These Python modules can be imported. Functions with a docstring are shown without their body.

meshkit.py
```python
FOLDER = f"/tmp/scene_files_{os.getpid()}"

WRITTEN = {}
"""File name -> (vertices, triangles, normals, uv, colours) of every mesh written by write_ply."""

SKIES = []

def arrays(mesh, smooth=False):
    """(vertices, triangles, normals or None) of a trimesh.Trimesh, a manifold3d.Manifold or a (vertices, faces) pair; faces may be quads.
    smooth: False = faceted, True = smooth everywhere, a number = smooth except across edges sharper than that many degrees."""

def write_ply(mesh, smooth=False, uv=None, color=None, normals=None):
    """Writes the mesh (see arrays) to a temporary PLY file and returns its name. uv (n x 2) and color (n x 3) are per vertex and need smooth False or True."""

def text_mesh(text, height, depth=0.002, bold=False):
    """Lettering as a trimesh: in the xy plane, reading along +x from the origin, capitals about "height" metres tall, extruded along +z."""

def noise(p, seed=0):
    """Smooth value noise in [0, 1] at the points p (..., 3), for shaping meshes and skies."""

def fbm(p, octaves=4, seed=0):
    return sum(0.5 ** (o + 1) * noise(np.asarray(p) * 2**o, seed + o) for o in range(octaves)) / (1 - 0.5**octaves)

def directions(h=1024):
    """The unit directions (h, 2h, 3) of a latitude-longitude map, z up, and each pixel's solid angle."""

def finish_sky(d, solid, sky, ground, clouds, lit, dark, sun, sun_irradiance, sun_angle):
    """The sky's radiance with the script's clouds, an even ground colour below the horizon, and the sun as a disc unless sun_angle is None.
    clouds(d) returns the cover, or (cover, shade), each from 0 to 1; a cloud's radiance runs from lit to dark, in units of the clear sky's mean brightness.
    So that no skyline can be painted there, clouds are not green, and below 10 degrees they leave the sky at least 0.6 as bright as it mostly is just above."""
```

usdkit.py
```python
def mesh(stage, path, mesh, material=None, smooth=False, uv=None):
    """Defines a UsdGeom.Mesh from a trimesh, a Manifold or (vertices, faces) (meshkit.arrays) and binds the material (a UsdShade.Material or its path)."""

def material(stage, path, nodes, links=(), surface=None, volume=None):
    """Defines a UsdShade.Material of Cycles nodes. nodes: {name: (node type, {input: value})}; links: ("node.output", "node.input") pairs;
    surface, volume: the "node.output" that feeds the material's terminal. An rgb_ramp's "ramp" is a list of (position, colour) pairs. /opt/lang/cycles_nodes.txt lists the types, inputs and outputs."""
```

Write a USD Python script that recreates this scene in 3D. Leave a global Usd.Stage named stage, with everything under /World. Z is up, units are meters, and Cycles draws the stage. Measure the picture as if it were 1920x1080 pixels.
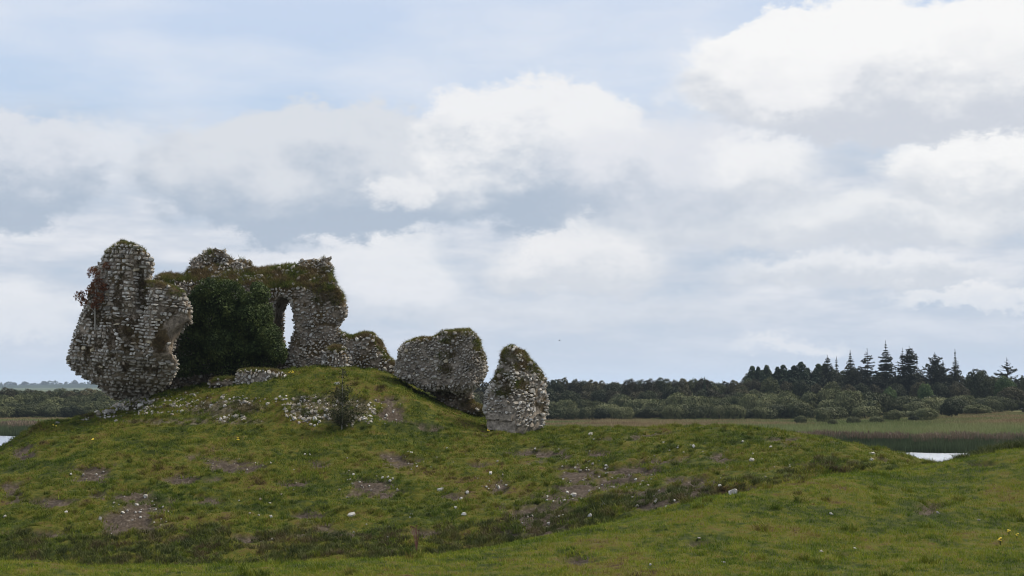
import math, numpy as np, trimesh, usdkit, meshkit
from pxr import Usd, UsdGeom, UsdLux, UsdShade, Gf, Sdf, Vt
from scipy.interpolate import RBFInterpolator, RectBivariateSpline
from scipy.spatial import ConvexHull, cKDTree

stage = Usd.Stage.CreateInMemory()
UsdGeom.SetStageUpAxis(stage, UsdGeom.Tokens.z)
UsdGeom.SetStageMetersPerUnit(stage, 1.0)
UsdGeom.Xform.Define(stage, '/World')
UsdGeom.Scope.Define(stage, '/World/Looks')

HAZE = 0.00006
# ---------------------------------------------------------------- camera, sky, sun
EYE = 9.0                      # metres above the lake
FPX = 2637.0                   # focal length in photograph pixels (1920 wide)
TILT = math.atan((722 - 540) / FPX)
cam = UsdGeom.Camera.Define(stage, '/World/camera')
cam.CreateHorizontalApertureAttr(36.0)
cam.CreateFocalLengthAttr(36.0 * FPX / 1920)
cam.CreateFStopAttr(0.0)
cam.CreateClippingRangeAttr(Gf.Vec2f(0.1, 40000))
cam.CreateExposureAttr(0.30)
cam.AddTranslateOp().Set(Gf.Vec3d(0, 0, EYE))
cam.AddRotateXOp().Set(90 + math.degrees(TILT))

SUN_AZ, SUN_EL = math.radians(-106), math.radians(52)    # azimuth from +y towards +x
sun = UsdLux.DistantLight.Define(stage, '/World/sun')
sun.CreateIntensityAttr(1.05)
sun.CreateAngleAttr(20.0)
sun.CreateNormalizeAttr(True)
sun.CreateColorAttr(Gf.Vec3f(1.0, 0.92, 0.80))
sun.AddRotateZOp().Set(math.degrees(-SUN_AZ) + 180)
sun.AddRotateXOp().Set(-(90 - math.degrees(SUN_EL)))


class Graph:
    """Collects Cycles nodes; an input given as 'node.output' is a link."""
    def __init__(self):
        self.n, self.l, self.k = {}, [], 0

    def __call__(self, kind, out=None, **inputs):
        self.k += 1
        name = f'{kind}_{self.k}'
        plain = {}
        for key, v in inputs.items():
            if isinstance(v, str) and '.' in v:
                self.l.append((v, f'{name}.{key}'))
            else:
                plain[key] = v
        self.n[name] = (kind, plain)
        first = {'math': 'value', 'vector_math': 'vector', 'mix_color': 'result', 'map_range': 'result', 'noise_texture': 'fac', 'voronoi_texture': 'distance', 'rgb_ramp': 'color',
                 'combine_xyz': 'vector', 'principled_bsdf': 'BSDF', 'translucent_bsdf': 'BSDF', 'diffuse_bsdf': 'BSDF', 'mix_closure': 'closure', 'bump': 'normal', 'hsv': 'color',
                 'mix_float': 'result', 'attribute': 'fac', 'background_shader': 'background', 'sky_texture': 'color', 'principled_volume': 'volume', 'object_info': 'random', 'geometry': 'position'}
        return f"{name}.{out or first.get(kind, 'color')}"

    def node(self, ref, out):
        return ref.split('.')[0] + '.' + out

    def m(self, op, a, b=0.5, c=0.0, clamp=False):
        return self('math', math_type=op, value1=a, value2=b, value3=c, use_clamp=clamp)

    def lerp(self, fac, a, b):
        return self('mix_color', fac=fac, a=a, b=b)

    def range(self, v, lo, hi, a=0.0, b=1.0, kind='linear'):
        return self('map_range', range_type=kind, value=v, from_min=lo, from_max=hi, to_min=a, to_max=b, clamp=True)

    def build(self, name, surface=None, volume=None):
        return usdkit.material(stage, '/World/Looks/' + name, self.n, self.l, surface=surface, volume=volume)


def sky_material():
    """Clear sky, and cloud banks laid out on the dome by bearing and height; the banks repeat round the horizon every 60 degrees with other outlines."""
    g = Graph()
    d = g('texture_coordinate', out='generated')
    xyz = g('separate_xyz', out='x', vector=d)
    x, y, z = xyz, g.node(xyz, 'y'), g.node(xyz, 'z')
    az = g.m('arctan2', x, y)
    el = g.m('arcsine', z)
    P = math.radians(30)
    U = g.m('multiply_add', g.m('wrap', az, P, -P), FPX, 960.0)
    V = g.m('multiply_add', el, -FPX, 722.0)
    st = g('vector_math', math_type='multiply', vector1=d, vector2=(1, 1, 1.7))
    big = g('noise_texture', out='color', vector=st, scale=9.0, detail=3.0, roughness=0.5)
    mid = g('noise_texture', out='color', vector=st, scale=22.0, detail=10.0, roughness=0.66)
    bs, ms = g('separate_xyz', out='x', vector=big), g('separate_xyz', out='x', vector=mid)
    UW = g.m('add', U, g.m('add', g.m('multiply_add', bs, 150.0, -75.0), g.m('multiply_add', ms, 150.0, -75.0)))
    VW = g.m('add', V, g.m('add', g.m('multiply_add', g.node(bs, 'y'), 80.0, -40.0), g.m('multiply_add', g.node(ms, 'y'), 120.0, -60.0)))
    tiny = g('noise_texture', out='color', vector=st, scale=75.0, detail=6.0, roughness=0.6)
    ts = g('separate_xyz', out='x', vector=tiny)
    UW = g.m('add', UW, g.m('multiply_add', ts, 46.0, -23.0))
    VW = g.m('add', VW, g.m('multiply_add', g.node(ts, 'y'), 40.0, -20.0))
    soft = g('noise_texture', vector=st, scale=14.0, detail=5.0, roughness=0.55)
    fine = g('noise_texture', vector=st, scale=26.0, detail=9.0, roughness=0.66)
    detail = g.m('multiply_add', fine, 0.30, -0.15)
    # clear sky, paled by thin high cloud
    sky = g('sky_texture', sky_type='single_scattering', sun_disc=False, sun_elevation=SUN_EL, sun_rotation=SUN_AZ, air_density=1.0, aerosol_density=1.0)
    sky = g('mix_color', blend_type='multiply', fac=1.0, a=sky, b=(SKYK, SKYK, SKYK), use_clamp=False)
    high = g.lerp(g.range(V, 20, 260), (6.0, 7.0, 8.7), (5.2, 6.5, 8.3))
    c = g('mix_color', fac=0.88, a=sky, b=high, use_clamp=False)
    veil = g('noise_texture', vector=g('vector_math', math_type='multiply', vector1=d, vector2=(1, 1, 4.0)), scale=5.0, detail=5.0, roughness=0.55)
    c = g.lerp(g.m('multiply', g.range(veil, 0.40, 0.68), 0.8), c, (7.3, 7.7, 8.5))
    # pale sheet of broken cloud filling the low sky
    low = g.m('multiply', g.range(VW, 170, 330, kind='smoothstep'), 1.0)
    sheet = g('noise_texture', vector=g('vector_math', math_type='multiply', vector1=d, vector2=(1, 1, 5.0)), scale=11.0, detail=7.0, roughness=0.58)
    sheetc = g('rgb_ramp', fac=g.m('add', sheet, g.m('multiply', detail, 0.3)), ramp=[(0.30, (4.7, 5.5, 6.6)), (0.48, (5.7, 6.2, 7.0)), (0.62, (7.1, 7.3, 7.8)), (0.78, (8.2, 8.3, 8.5))])
    sheetc = g.lerp(g.range(V, 540, 690, 0.0, 0.8), sheetc, (5.25, 5.95, 7.05))
    c = g.lerp(g.m('multiply', low, 0.9), c, sheetc)
    for cu, cv, ru, rt, rb, edge, top, base, amt in CLOUDS:
        dx = g.m('divide', g.m('subtract', UW, cu), ru)
        dv = g.m('subtract', VW, cv)
        up = g.m('divide', g.m('minimum', dv, 0.0), rt)
        dn = g.m('divide', g.m('maximum', dv, 0.0), rb)
        r = g.m('sqrt', g.m('add', g.m('multiply', dx, dx), g.m('add', g.m('multiply', up, up), g.m('multiply', dn, dn))))
        mask = g.m('multiply', g('map_range', range_type='smoothstep', value=r, from_min=1 - edge, from_max=1 + edge, to_min=1.0, to_max=0.0, clamp=True), amt)
        # lit tops, grey flat bases, with billows
        t = g.m('add', g.m('multiply_add', dv, -1.0 / (rt + rb), rb / (rt + rb)), g.m('add', g.m('multiply', detail, 2.4), g.m('multiply_add', soft, 1.3, -0.65)))
        col = g.lerp(g('map_range', range_type='smoothstep', value=t, from_min=0.05, from_max=0.75, to_min=0.0, to_max=1.0, clamp=True), base, top)
        c = g.lerp(mask, c, col)
    # open ground seen below the horizon, far beyond the modelled land
    c = g.lerp(g.range(z, -0.02, -0.001), (0.6, 0.7, 0.4), c)
    s = g('background_shader', color=c, strength=0.085)
    return g.build('sky_look', surface=s)


SKYK = 1.0
W_, M_, G_, D_, S_ = (8.95, 8.95, 8.95), (7.6, 7.8, 8.2), (6.3, 6.65, 7.2), (5.0, 5.6, 6.5), (4.2, 4.95, 6.0)
# bearing and height of each bank in units of 1/2637 rad (960, 722 = straight ahead on the horizon): centre, half width, height above, depth below, softness, lit, shaded, cover
CLOUDS = [
    (1000, 585, 460, 40, 30, .6, (7.2, 7.45, 7.9), G_, .5),
    (1480, 655, 90, 16, 14, .6, (7.8, 7.9, 8.2), M_, .7),
    (1800, 570, 170, 22, 20, .4, (8.3, 8.35, 8.5), M_, .75),
    (1610, 525, 240, 40, 26, .35, (8.2, 8.3, 8.5), G_, .8),
    (745, 515, 120, 85, 50, .35, (8.2, 8.3, 8.5), M_, .8),
    (1090, 505, 180, 80, 36, .30, (8.4, 8.4, 8.5), G_, .85),
    (40, 585, 120, 50, 40, .45, (7.9, 8.1, 8.4), M_, .7),
    (1560, 440, 430, 72, 36, .35, (8.3, 8.4, 8.5), G_, .8),
    (215, 310, 90, 60, 60, .5, (7.6, 7.85, 8.3), (7.0, 7.4, 8.0), .7),
    (40, 335, 165, 95, 95, .13, (6.9, 7.2, 7.8), S_, .95),
    (640, 335, 400, 140, 112, .10, (6.75, 7.05, 7.55), S_, .97),
    (1010, 275, 240, 130, 158, .10, (8.4, 8.45, 8.6), S_, .97),
    (1290, 330, 250, 100, 110, .30, (7.3, 7.5, 8.0), D_, .85),
    (752, 364, 48, 36, 34, .35, (8.1, 8.2, 8.4), (6.7, 7.0, 7.5), .9),
    (1430, 315, 110, 52, 70, .45, (8.6, 8.65, 8.75), G_, .8),
    (1860, 330, 200, 75, 88, .18, W_, G_, .97),
    (1940, 235, 150, 40, 36, .35, (6.9, 7.1, 7.6), (5.6, 6.0, 6.8), .7),
    (1690, 165, 430, 135, 115, .10, W_, (6.0, 6.35, 7.0), 1.0),
    (1480, 120, 120, 85, 110, .11, W_, (7.9, 8.0, 8.3), .95),
    (1850, 95, 120, 65, 90, .11, W_, (8.0, 8.1, 8.3), .95),
]
dome = UsdLux.DomeLight.Define(stage, '/World/sky')
dome.CreateIntensityAttr(1.0)
dome.GetPrim().SetCustomDataByKey('kind', 'structure')
dome.GetPrim().SetCustomDataByKey('label', 'pale blue sky with banks of white and grey cumulus cloud')
UsdShade.MaterialBindingAPI.Apply(dome.GetPrim()).Bind(sky_material())

# ---------------------------------------------------------------- helpers
CT, ST = math.cos(TILT), math.sin(TILT)


def pix(px, py, d):
    """The point seen at photograph pixel (px, py), d metres in front of the camera."""
    r, u = (np.asarray(px, float) - 960) / FPX, (540 - np.asarray(py, float)) / FPX
    y, z = CT - u * ST, ST + u * CT
    return np.stack(np.broadcast_arrays(r / y * d, np.asarray(d, float) + 0 * r, EYE + z / y * d), -1)


def project(p):
    p = np.asarray(p, float)
    f = p[..., 1] * CT + (p[..., 2] - EYE) * ST
    u = -p[..., 1] * ST + (p[..., 2] - EYE) * CT
    return 960 + FPX * p[..., 0] / f, 540 - FPX * u / f


used = {}


def fresh(name, parent='/World'):
    k = used[parent, name] = used.get((parent, name), -1) + 1
    return f'{parent}/{name}' if k == 0 else f'{parent}/{name}_{k:03d}'


def tag(prim, label=None, cat=None, group=None, kind=None):
    prim = prim.GetPrim() if hasattr(prim, 'GetPrim') else prim
    for key, v in (('label', label), ('category', cat), ('group', group), ('kind', kind)):
        if v:
            prim.SetCustomDataByKey(key, v)
    return prim


def thing(name, label, cat, loc=(0, 0, 0), group=None, rot=0.0, scale=None):
    x = UsdGeom.Xform.Define(stage, fresh(name))
    x.AddTranslateOp().Set(Gf.Vec3d(*map(float, loc)))
    if rot:
        x.AddRotateZOp().Set(float(rot))
    if scale is not None:
        x.AddScaleOp().Set(Gf.Vec3f(*map(float, scale)))
    tag(x, label, cat, group)
    return x.GetPrim()


def obj(name, mesh, mat, parent=None, smooth=False):
    base = '/World' if parent is None else str(parent.GetPath())
    if parent is not None:                                # meshes are written in the thing's own space
        loc = UsdGeom.Xformable(parent).GetLocalTransformation().ExtractTranslation() if parent.GetTypeName() == 'Xform' else None
        if loc is not None and hasattr(mesh, 'vertices'):
            mesh = trimesh.Trimesh(np.asarray(mesh.vertices) - np.array(loc), mesh.faces, process=False)
        elif loc is not None:
            mesh = (np.asarray(mesh[0]) - np.array(loc), mesh[1])
    return usdkit.mesh(stage, fresh(name, base), mesh, mat, smooth)


def local(name, mesh, mat, parent, smooth=False):
    """A part whose mesh is already in its parent's space."""
    return usdkit.mesh(stage, fresh(name, str(parent.GetPath())), mesh, mat, smooth)


def join(parts):
    v, f, n = [], [], 0
    for a, b in parts:
        v.append(a)
        f.append(np.asarray(b) + n)
        n += len(a)
    return trimesh.Trimesh(np.vstack(v), np.vstack(f), process=False)


def sstep(x, a, b):
    t = np.clip((x - a) / (b - a), 0, 1)
    return t * t * (3 - 2 * t)


def vnoise(p, s, oct=4, seed=0):
    """fbm noise in [-1, 1]"""
    return meshkit.fbm(np.asarray(p) * s + 37.7, oct, seed) * 2 - 1


def tube(points, radii, sides=6):
    p, radii = np.asarray(points, float), np.broadcast_to(radii, len(points))
    t = np.gradient(p, axis=0)
    t /= np.linalg.norm(t, axis=1, keepdims=True) + 1e-9
    ref = np.where(np.abs(t[:, 2:3]) > 0.9, [[1.0, 0, 0]], [[0, 0, 1.0]])
    a = np.cross(t, ref)
    a /= np.linalg.norm(a, axis=1, keepdims=True)
    b = np.cross(t, a)
    ang = np.arange(sides) / sides * 2 * np.pi
    v = p[:, None] + radii[:, None, None] * (np.cos(ang)[None, :, None] * a[:, None] + np.sin(ang)[None, :, None] * b[:, None])
    n = len(p)
    f = []
    for i in range(n - 1):
        for j in range(sides):
            k = (j + 1) % sides
            f += [[i * sides + j, i * sides + k, (i + 1) * sides + k], [i * sides + j, (i + 1) * sides + k, (i + 1) * sides + j]]
    return v.reshape(-1, 3), np.array(f)


# ---------------------------------------------------------------- the land
CONTROL = [  # photograph pixel and distance of points on the turf
    # foreground bank: crest, then its near side
    (-350, 1035, 30), (0, 1046, 30), (230, 1071, 28.5), (500, 1052, 30), (760, 1046, 31), (960, 1019, 33), (1100, 986, 35), (1250, 950, 38), (1400, 920, 40), (1500, 901, 42),
    (1600, 884, 44), (1700, 882, 46), (1745, 880, 46.5), (1780, 868, 47), (1815, 855, 47.5), (1680, 890, 42), (1745, 888, 43), (1815, 866, 43.5), (1900, 851, 44), (2000, 850, 44), (1900, 895, 40.5), (1750, 915, 40), (1850, 846, 48), (1920, 843, 48), (2200, 842, 48),
    (0, 1090, 26.5), (500, 1090, 26.5), (960, 1085, 27), (1400, 1080, 27), (1920, 1080, 27), (1600, 985, 34), (1920, 950, 37), (1300, 1010, 32),
    # mound: foot, middle, shelf, crest
    (-300, 1050, 54), (0, 1045, 53), (230, 1062, 52), (600, 1050, 52), (960, 1012, 53), (1200, 962, 53), (1400, 917, 54), (1600, 886, 56), (1700, 868, 57),
    (-100, 930, 64), (100, 915, 62), (400, 915, 62), (700, 915, 62), (960, 905, 62), (1200, 895, 61), (1400, 862, 61), (1560, 850, 62),
    (100, 835, 71), (400, 825, 70), (700, 828, 69.5), (960, 845, 69), (1150, 835, 68),
    (-120, 896, 76), (0, 838, 77), (0, 840, 80.5), (30, 829, 80.5), (62, 812, 80.5), (-120, 905, 82), (60, 800, 78), (120, 784, 78.5), (190, 776, 79), (300, 776, 77), (400, 785, 75), (500, 790, 73.5), (600, 803, 72.5), (700, 800, 72.5), (760, 790, 73.5),
    (300, 752, 79), (400, 740, 77.5), (500, 737, 76.5), (600, 735, 75.5), (700, 738, 75.5), (770, 752, 76),
    (430, 722, 80), (540, 691, 83), (610, 686, 84), (690, 686, 84), (745, 702, 83), (800, 738, 82), (850, 762, 81.5), (880, 773, 81), (930, 796, 80), (970, 806, 76), (1030, 799, 78),
    (1200, 799, 77), (1300, 796, 75), (1400, 798, 73), (1450, 802, 71), (1510, 813, 69), (1560, 827, 67), (1640, 845, 64), (1700, 860, 62), (1745, 880, 60), (1770, 892, 59), (1800, 900, 58),
]
WORLD = [(0, 0, 7.3), (-20, 0, 7.2), (20, 0, 7.3), (0, 12, 6.6), (-15, 12, 6.2), (15, 12, 6.8), (0, -15, 7.2),
         (-12, 42, 1.6), (0, 43, 2.0), (6, 45, 2.6), (12, 50, 3.8), (-25, 42, 1.6), (16.5, 53.5, 4.2), (26, 58, 3.8),
         (-27, 90, 6.6), (-14, 95, 9.0), (-8, 96, 8.8), (0, 96, 5.2), (8, 94, 4.2), (16, 88, 4.0), (22, 82, 3.2), (27, 72, 3.2), (34, 66, 2.6), (-38, 80, 3.2), (-36, 95, 1.6),
         (-10, 110, 2.2), (8, 110, 1.0), (30, 100, 0.0), (-30, 112, 0.0), (45, 75, 0.8), (45, 50, 5.8), (50, 35, 6.0), (-45, 60, 2.0), (-45, 30, 4.0), (-50, 90, 0.6)]
cp = np.vstack([pix(*c) - [0, 0, 0.09] for c in CONTROL] + [np.array(WORLD, float)])
rbf = RBFInterpolator(cp[:, :2], cp[:, 2], kernel='thin_plate_spline', smoothing=0.004)
gx, gy = np.linspace(-75, 75, 101), np.linspace(-30, 135, 111)
gz = rbf(np.stack(np.meshgrid(gx, gy, indexing='ij'), -1).reshape(-1, 2)).reshape(len(gx), len(gy))
fall = np.maximum(sstep(np.abs(gx), 44, 72)[:, None] * np.ones(len(gy)), sstep(gy, 100, 128)[None] * np.ones((len(gx), 1)))
gz = np.clip(gz, -3, 12) * (1 - fall) + (-2.0) * fall
base_z = RectBivariateSpline(gx, gy, gz, kx=3, ky=3)

# worn earth on the turf: photograph pixel, half sizes, strength, nearest and farthest distance
SOIL = [(160, 887, 46, 15), (45, 846, 30, 13), (18, 922, 26, 24), (262, 958, 66, 38), (225, 992, 36, 16), (435, 872, 52, 12), (335, 898, 30, 9), (110, 940, 40, 10), (390, 938, 30, 10), (690, 905, 55, 17),
        (755, 868, 36, 11), (740, 855, 22, 9), (1100, 886, 56, 21), (1150, 902, 84, 15), (1235, 934, 76, 24), (1005, 985, 74, 25), (1040, 930, 70, 9), (935, 905, 20, 18), (1010, 848, 42, 8), (1355, 855, 22, 14),
        (1225, 862, 60, 9), (1290, 900, 50, 8), (1400, 915, 45, 7), (735, 775, 24, 22), (720, 748, 40, 8), (640, 1000, 40, 7), (340, 1010, 26, 8), (600, 870, 26, 7), (850, 930, 30, 7), (1500, 870, 30, 5), (1180, 985, 30, 6),
        (580, 965, 34, 8), (1080, 915, 90, 10), (1010, 950, 50, 12), (1300, 915, 60, 10), (960, 1000, 40, 12), (1190, 880, 60, 10), (700, 925, 60, 8), (200, 930, 40, 12), (480, 1010, 40, 8), (800, 1000, 30, 8), (1480, 835, 24, 5), (1120, 848, 30, 6), (550, 905, 30, 6), (90, 1000, 40, 9), (900, 870, 30, 6)]
FORE_SOIL = [(1745, 950, 36, 13), (1080, 1050, 34, 9), (1582, 980, 12, 5), (1580, 1042, 16, 7), (1310, 1018, 18, 5), (1840, 870, 24, 4)]
EARTHWORK = [(620, 765, 90, 26), (430, 765, 90, 14), (250, 762, 70, 9), (330, 790, 120, 5), (160, 780, 40, 6), (440, 790, 60, 6)]   # stony face of the buried wall


def soil(x, y, z):
    p = np.stack([x, y, z], -1)
    px, py = project(p)
    out = np.zeros(np.shape(x))
    n1, n2 = vnoise(p, 0.9, 4, 5), vnoise(p, 3.0, 3, 6)
    for group, lo, hi in ((SOIL, 50, 90), (FORE_SOIL, 20, 49)):
        ok = (y > lo) & (y < hi)
        for a, b, rx, ry in group:
            near = ok & (np.abs(px - a) < 2 * rx) & (np.abs(py - b) < 2 * ry)
            if near.any():
                r = np.hypot((px[near] - a) / rx, (py[near] - b) / ry)
                out[near] = np.maximum(out[near], sstep(1.15 - r + 1.1 * n1[near] + 0.6 * n2[near], 0.0, 0.5))
    rough = vnoise(p, 0.33, 3, 9) + 0.6 * vnoise(p, 1.3, 3, 10)
    out = np.maximum(out, np.where((y > 50) & (y < 74), sstep(rough, 0.40, 0.64), 0) * 0.85)
    return out


def stony(x, y, z):
    p = np.stack([x, y, z], -1)
    px, py = project(p)
    out = np.zeros(np.shape(x))
    n = vnoise(p, 0.8, 4, 15)
    for a, b, rx, ry in EARTHWORK:
        r = np.hypot((px - a) / rx, (py - b) / ry)
        out = np.maximum(out, np.where(y > 60, sstep(1.2 - r + 0.6 * n, 0, 0.5), 0))
    return out


def relief(x, y):
    """Hummocks, sheep treads and tussocks."""
    p = np.stack([x, y, 0 * x], -1)
    hill = sstep(y, 48, 54) * sstep(y, 95, 84)
    z = 0.10 * vnoise(p, 0.45, 3, 1) + 0.05 * vnoise(p, 1.6, 3, 2)
    q = np.stack([x * 0.55, y * 1.3, 0 * x], -1)
    z += hill * (0.34 * (np.abs(vnoise(q, 0.75, 3, 3)) - 0.3) + 0.20 * vnoise(p, 1.9, 3, 4))
    z += (1 - hill) * 0.07 * vnoise(p, 2.2, 3, 4)
    return z


def axis(lo, a, b, hi, fine, coarse):
    return np.r_[np.arange(lo, a, coarse), np.arange(a, b, fine), np.arange(b, hi + coarse, coarse)]


tx, ty = axis(-74, -36, 37, 74, 0.16, 1.5), axis(-29, 22, 90, 130, 0.16, 1.2)
X, Y = np.meshgrid(tx, ty, indexing='ij')
Z0 = base_z(tx, ty) + relief(X, Y)
SOILW = soil(X, Y, Z0)
STONYW = stony(X, Y, Z0)
Pn = np.stack([X, Y, 0 * X], -1)
ZT = Z0 - SOILW * (0.15 + 0.14 * vnoise(Pn, 1.8, 3, 21)) + SOILW * 0.10 * vnoise(Pn, 5.0, 2, 22) + STONYW * 0.10 * vnoise(Pn, 2.8, 2, 23)
from scipy.interpolate import RegularGridInterpolator
_zt = RegularGridInterpolator((tx, ty), ZT, bounds_error=False, fill_value=-2.0)
_sw = RegularGridInterpolator((tx, ty), SOILW, bounds_error=False, fill_value=0.0)
_st = RegularGridInterpolator((tx, ty), STONYW, bounds_error=False, fill_value=0.0)


def ground(x, y):
    return _zt(np.stack(np.broadcast_arrays(x, y), -1))


def slope(x, y, e=0.25):
    n = np.stack([-(ground(x + e, y) - ground(x - e, y)) / (2 * e), -(ground(x, y + e) - ground(x, y - e)) / (2 * e), np.ones(np.shape(x))], -1)
    return n / np.linalg.norm(n, axis=-1, keepdims=True)


def hit(px, py, lo=24.0, hi=92.0):
    """Where the sight line through a photograph pixel first meets the turf between two distances (None if it does not)."""
    d = np.arange(lo, hi, 0.1)
    p = pix(px, py, d)
    below = np.nonzero(p[:, 2] < ground(p[:, 0], p[:, 1]))[0]
    if len(below) == 0:
        return None
    q = p[below[0]].copy()
    q[2] = float(ground(q[0], q[1])[0])
    return q


def turf_colour(g, pos, bias=0.0, gain=1.0):
    a = g('noise_texture', vector=pos, scale=0.32, detail=4.0, roughness=0.6)
    b = g('noise_texture', vector=pos, scale=1.7, detail=3.0, roughness=0.6)
    e = g('noise_texture', vector=pos, scale=5.5, detail=2.0, roughness=0.6)
    k = g.m('add', g.m('multiply_add', a, 0.70, bias), g.m('add', g.m('multiply_add', b, 0.55, -0.15), g.m('multiply_add', e, 0.5, -0.225)))
    ramp = [(0.36, (0.040, 0.066, 0.006)), (0.46, (0.082, 0.112, 0.009)), (0.55, (0.134, 0.152, 0.013)), (0.64, (0.150, 0.134, 0.025)), (0.72, (0.085, 0.058, 0.024))]
    return g('rgb_ramp', fac=k, ramp=[(q, [x * gain for x in c]) for q, c in ramp])


def earth_material():
    g = Graph()
    pos = g('geometry')
    turf = turf_colour(g, pos)
    turf = g('mix_color', blend_type='multiply', fac=1.0, a=turf, b=(0.52, 0.45, 0.50))
    n = g('noise_texture', vector=pos, scale=7.0, detail=6.0, roughness=0.7)
    dirt = g('rgb_ramp', fac=n, ramp=[(0.3, (0.022, 0.016, 0.010)), (0.5, (0.052, 0.039, 0.028)), (0.63, (0.092, 0.073, 0.057)), (0.74, (0.26, 0.235, 0.205))])
    w = g('attribute', attribute='worn')
    c = g.lerp(w, turf, dirt)
    s = g('attribute', attribute='stony')
    st = g('rgb_ramp', fac=g('noise_texture', vector=pos, scale=5.0, detail=4.0, roughness=0.65), ramp=[(0.38, (0.028, 0.023, 0.013)), (0.5, (0.066, 0.052, 0.030)), (0.60, (0.11, 0.092, 0.068)), (0.7, (0.2, 0.185, 0.16))])
    c = g.lerp(g.m('multiply', s, 0.8), c, st)
    bump = g('bump', height=g('noise_texture', vector=pos, scale=14.0, detail=5.0, roughness=0.7), strength=0.7, distance=0.05)
    return g.build('earth', g('principled_bsdf', base_color=c, roughness=0.95, specular_ior_level=0.15, normal=bump))


EARTH = earth_material()
nx, ny = len(tx), len(ty)
idx = np.arange(nx * ny).reshape(nx, ny)
quad = np.stack([idx[:-1, :-1], idx[1:, :-1], idx[1:, 1:], idx[:-1, 1:]], -1).reshape(-1, 4)
land = usdkit.mesh(stage, '/World/ground', (np.stack([X, Y, ZT], -1).reshape(-1, 3), quad), EARTH, True)
for key, val in (('worn', SOILW), ('stony', STONYW)):
    UsdGeom.PrimvarsAPI(land).CreatePrimvar(key, Sdf.ValueTypeNames.FloatArray, 'vertex').Set(Vt.FloatArray.FromNumpy(val.ravel().astype(np.float32)))
tag(land, 'grassy ringwork bank and castle mound with worn earth', kind='structure')


# grass: small patches of blades strewn over the turf
def leaf_material(name, colour, trans=0.25, seed_jitter=0.25, rough=0.7):
    """colour(g, pos, rnd) returns the base colour of leaves that let some light through."""
    g = Graph()
    pos, rnd = g('geometry'), g('object_info')
    c = colour(g, pos, rnd)
    v = g.m('multiply_add', rnd, seed_jitter * 2, 1 - seed_jitter)
    c = g('hsv', hue=0.5, saturation=1.0, value=v, fac=1.0, color=c)
    a = g('principled_bsdf', base_color=c, roughness=rough, specular_ior_level=0.2)
    b = g('translucent_bsdf', color=c)
    return g.build(name, g('mix_closure', fac=trans, closure1=a, closure2=b))


GRASS = leaf_material('grass_blades', lambda g, pos, rnd: turf_colour(g, pos, 0.0, 0.98), 0.32, 0.25)
SHORT = leaf_material('short_grass_blades', lambda g, pos, rnd: turf_colour(g, pos, -0.005, 1.22), 0.38, 0.2)
TUSSOCK = leaf_material('tussock_blades', lambda g, pos, rnd: turf_colour(g, pos, 0.03, 0.85), 0.3, 0.35)
DRY = leaf_material('dry_grass', lambda g, pos, rnd: g('rgb_ramp', fac=g('noise_texture', vector=pos, scale=1.1, detail=3.0), ramp=[(0.38, (0.080, 0.098, 0.016)), (0.48, (0.118, 0.110, 0.026)), (0.60, (0.122, 0.088, 0.038))]), 0.25, 0.25)


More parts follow.
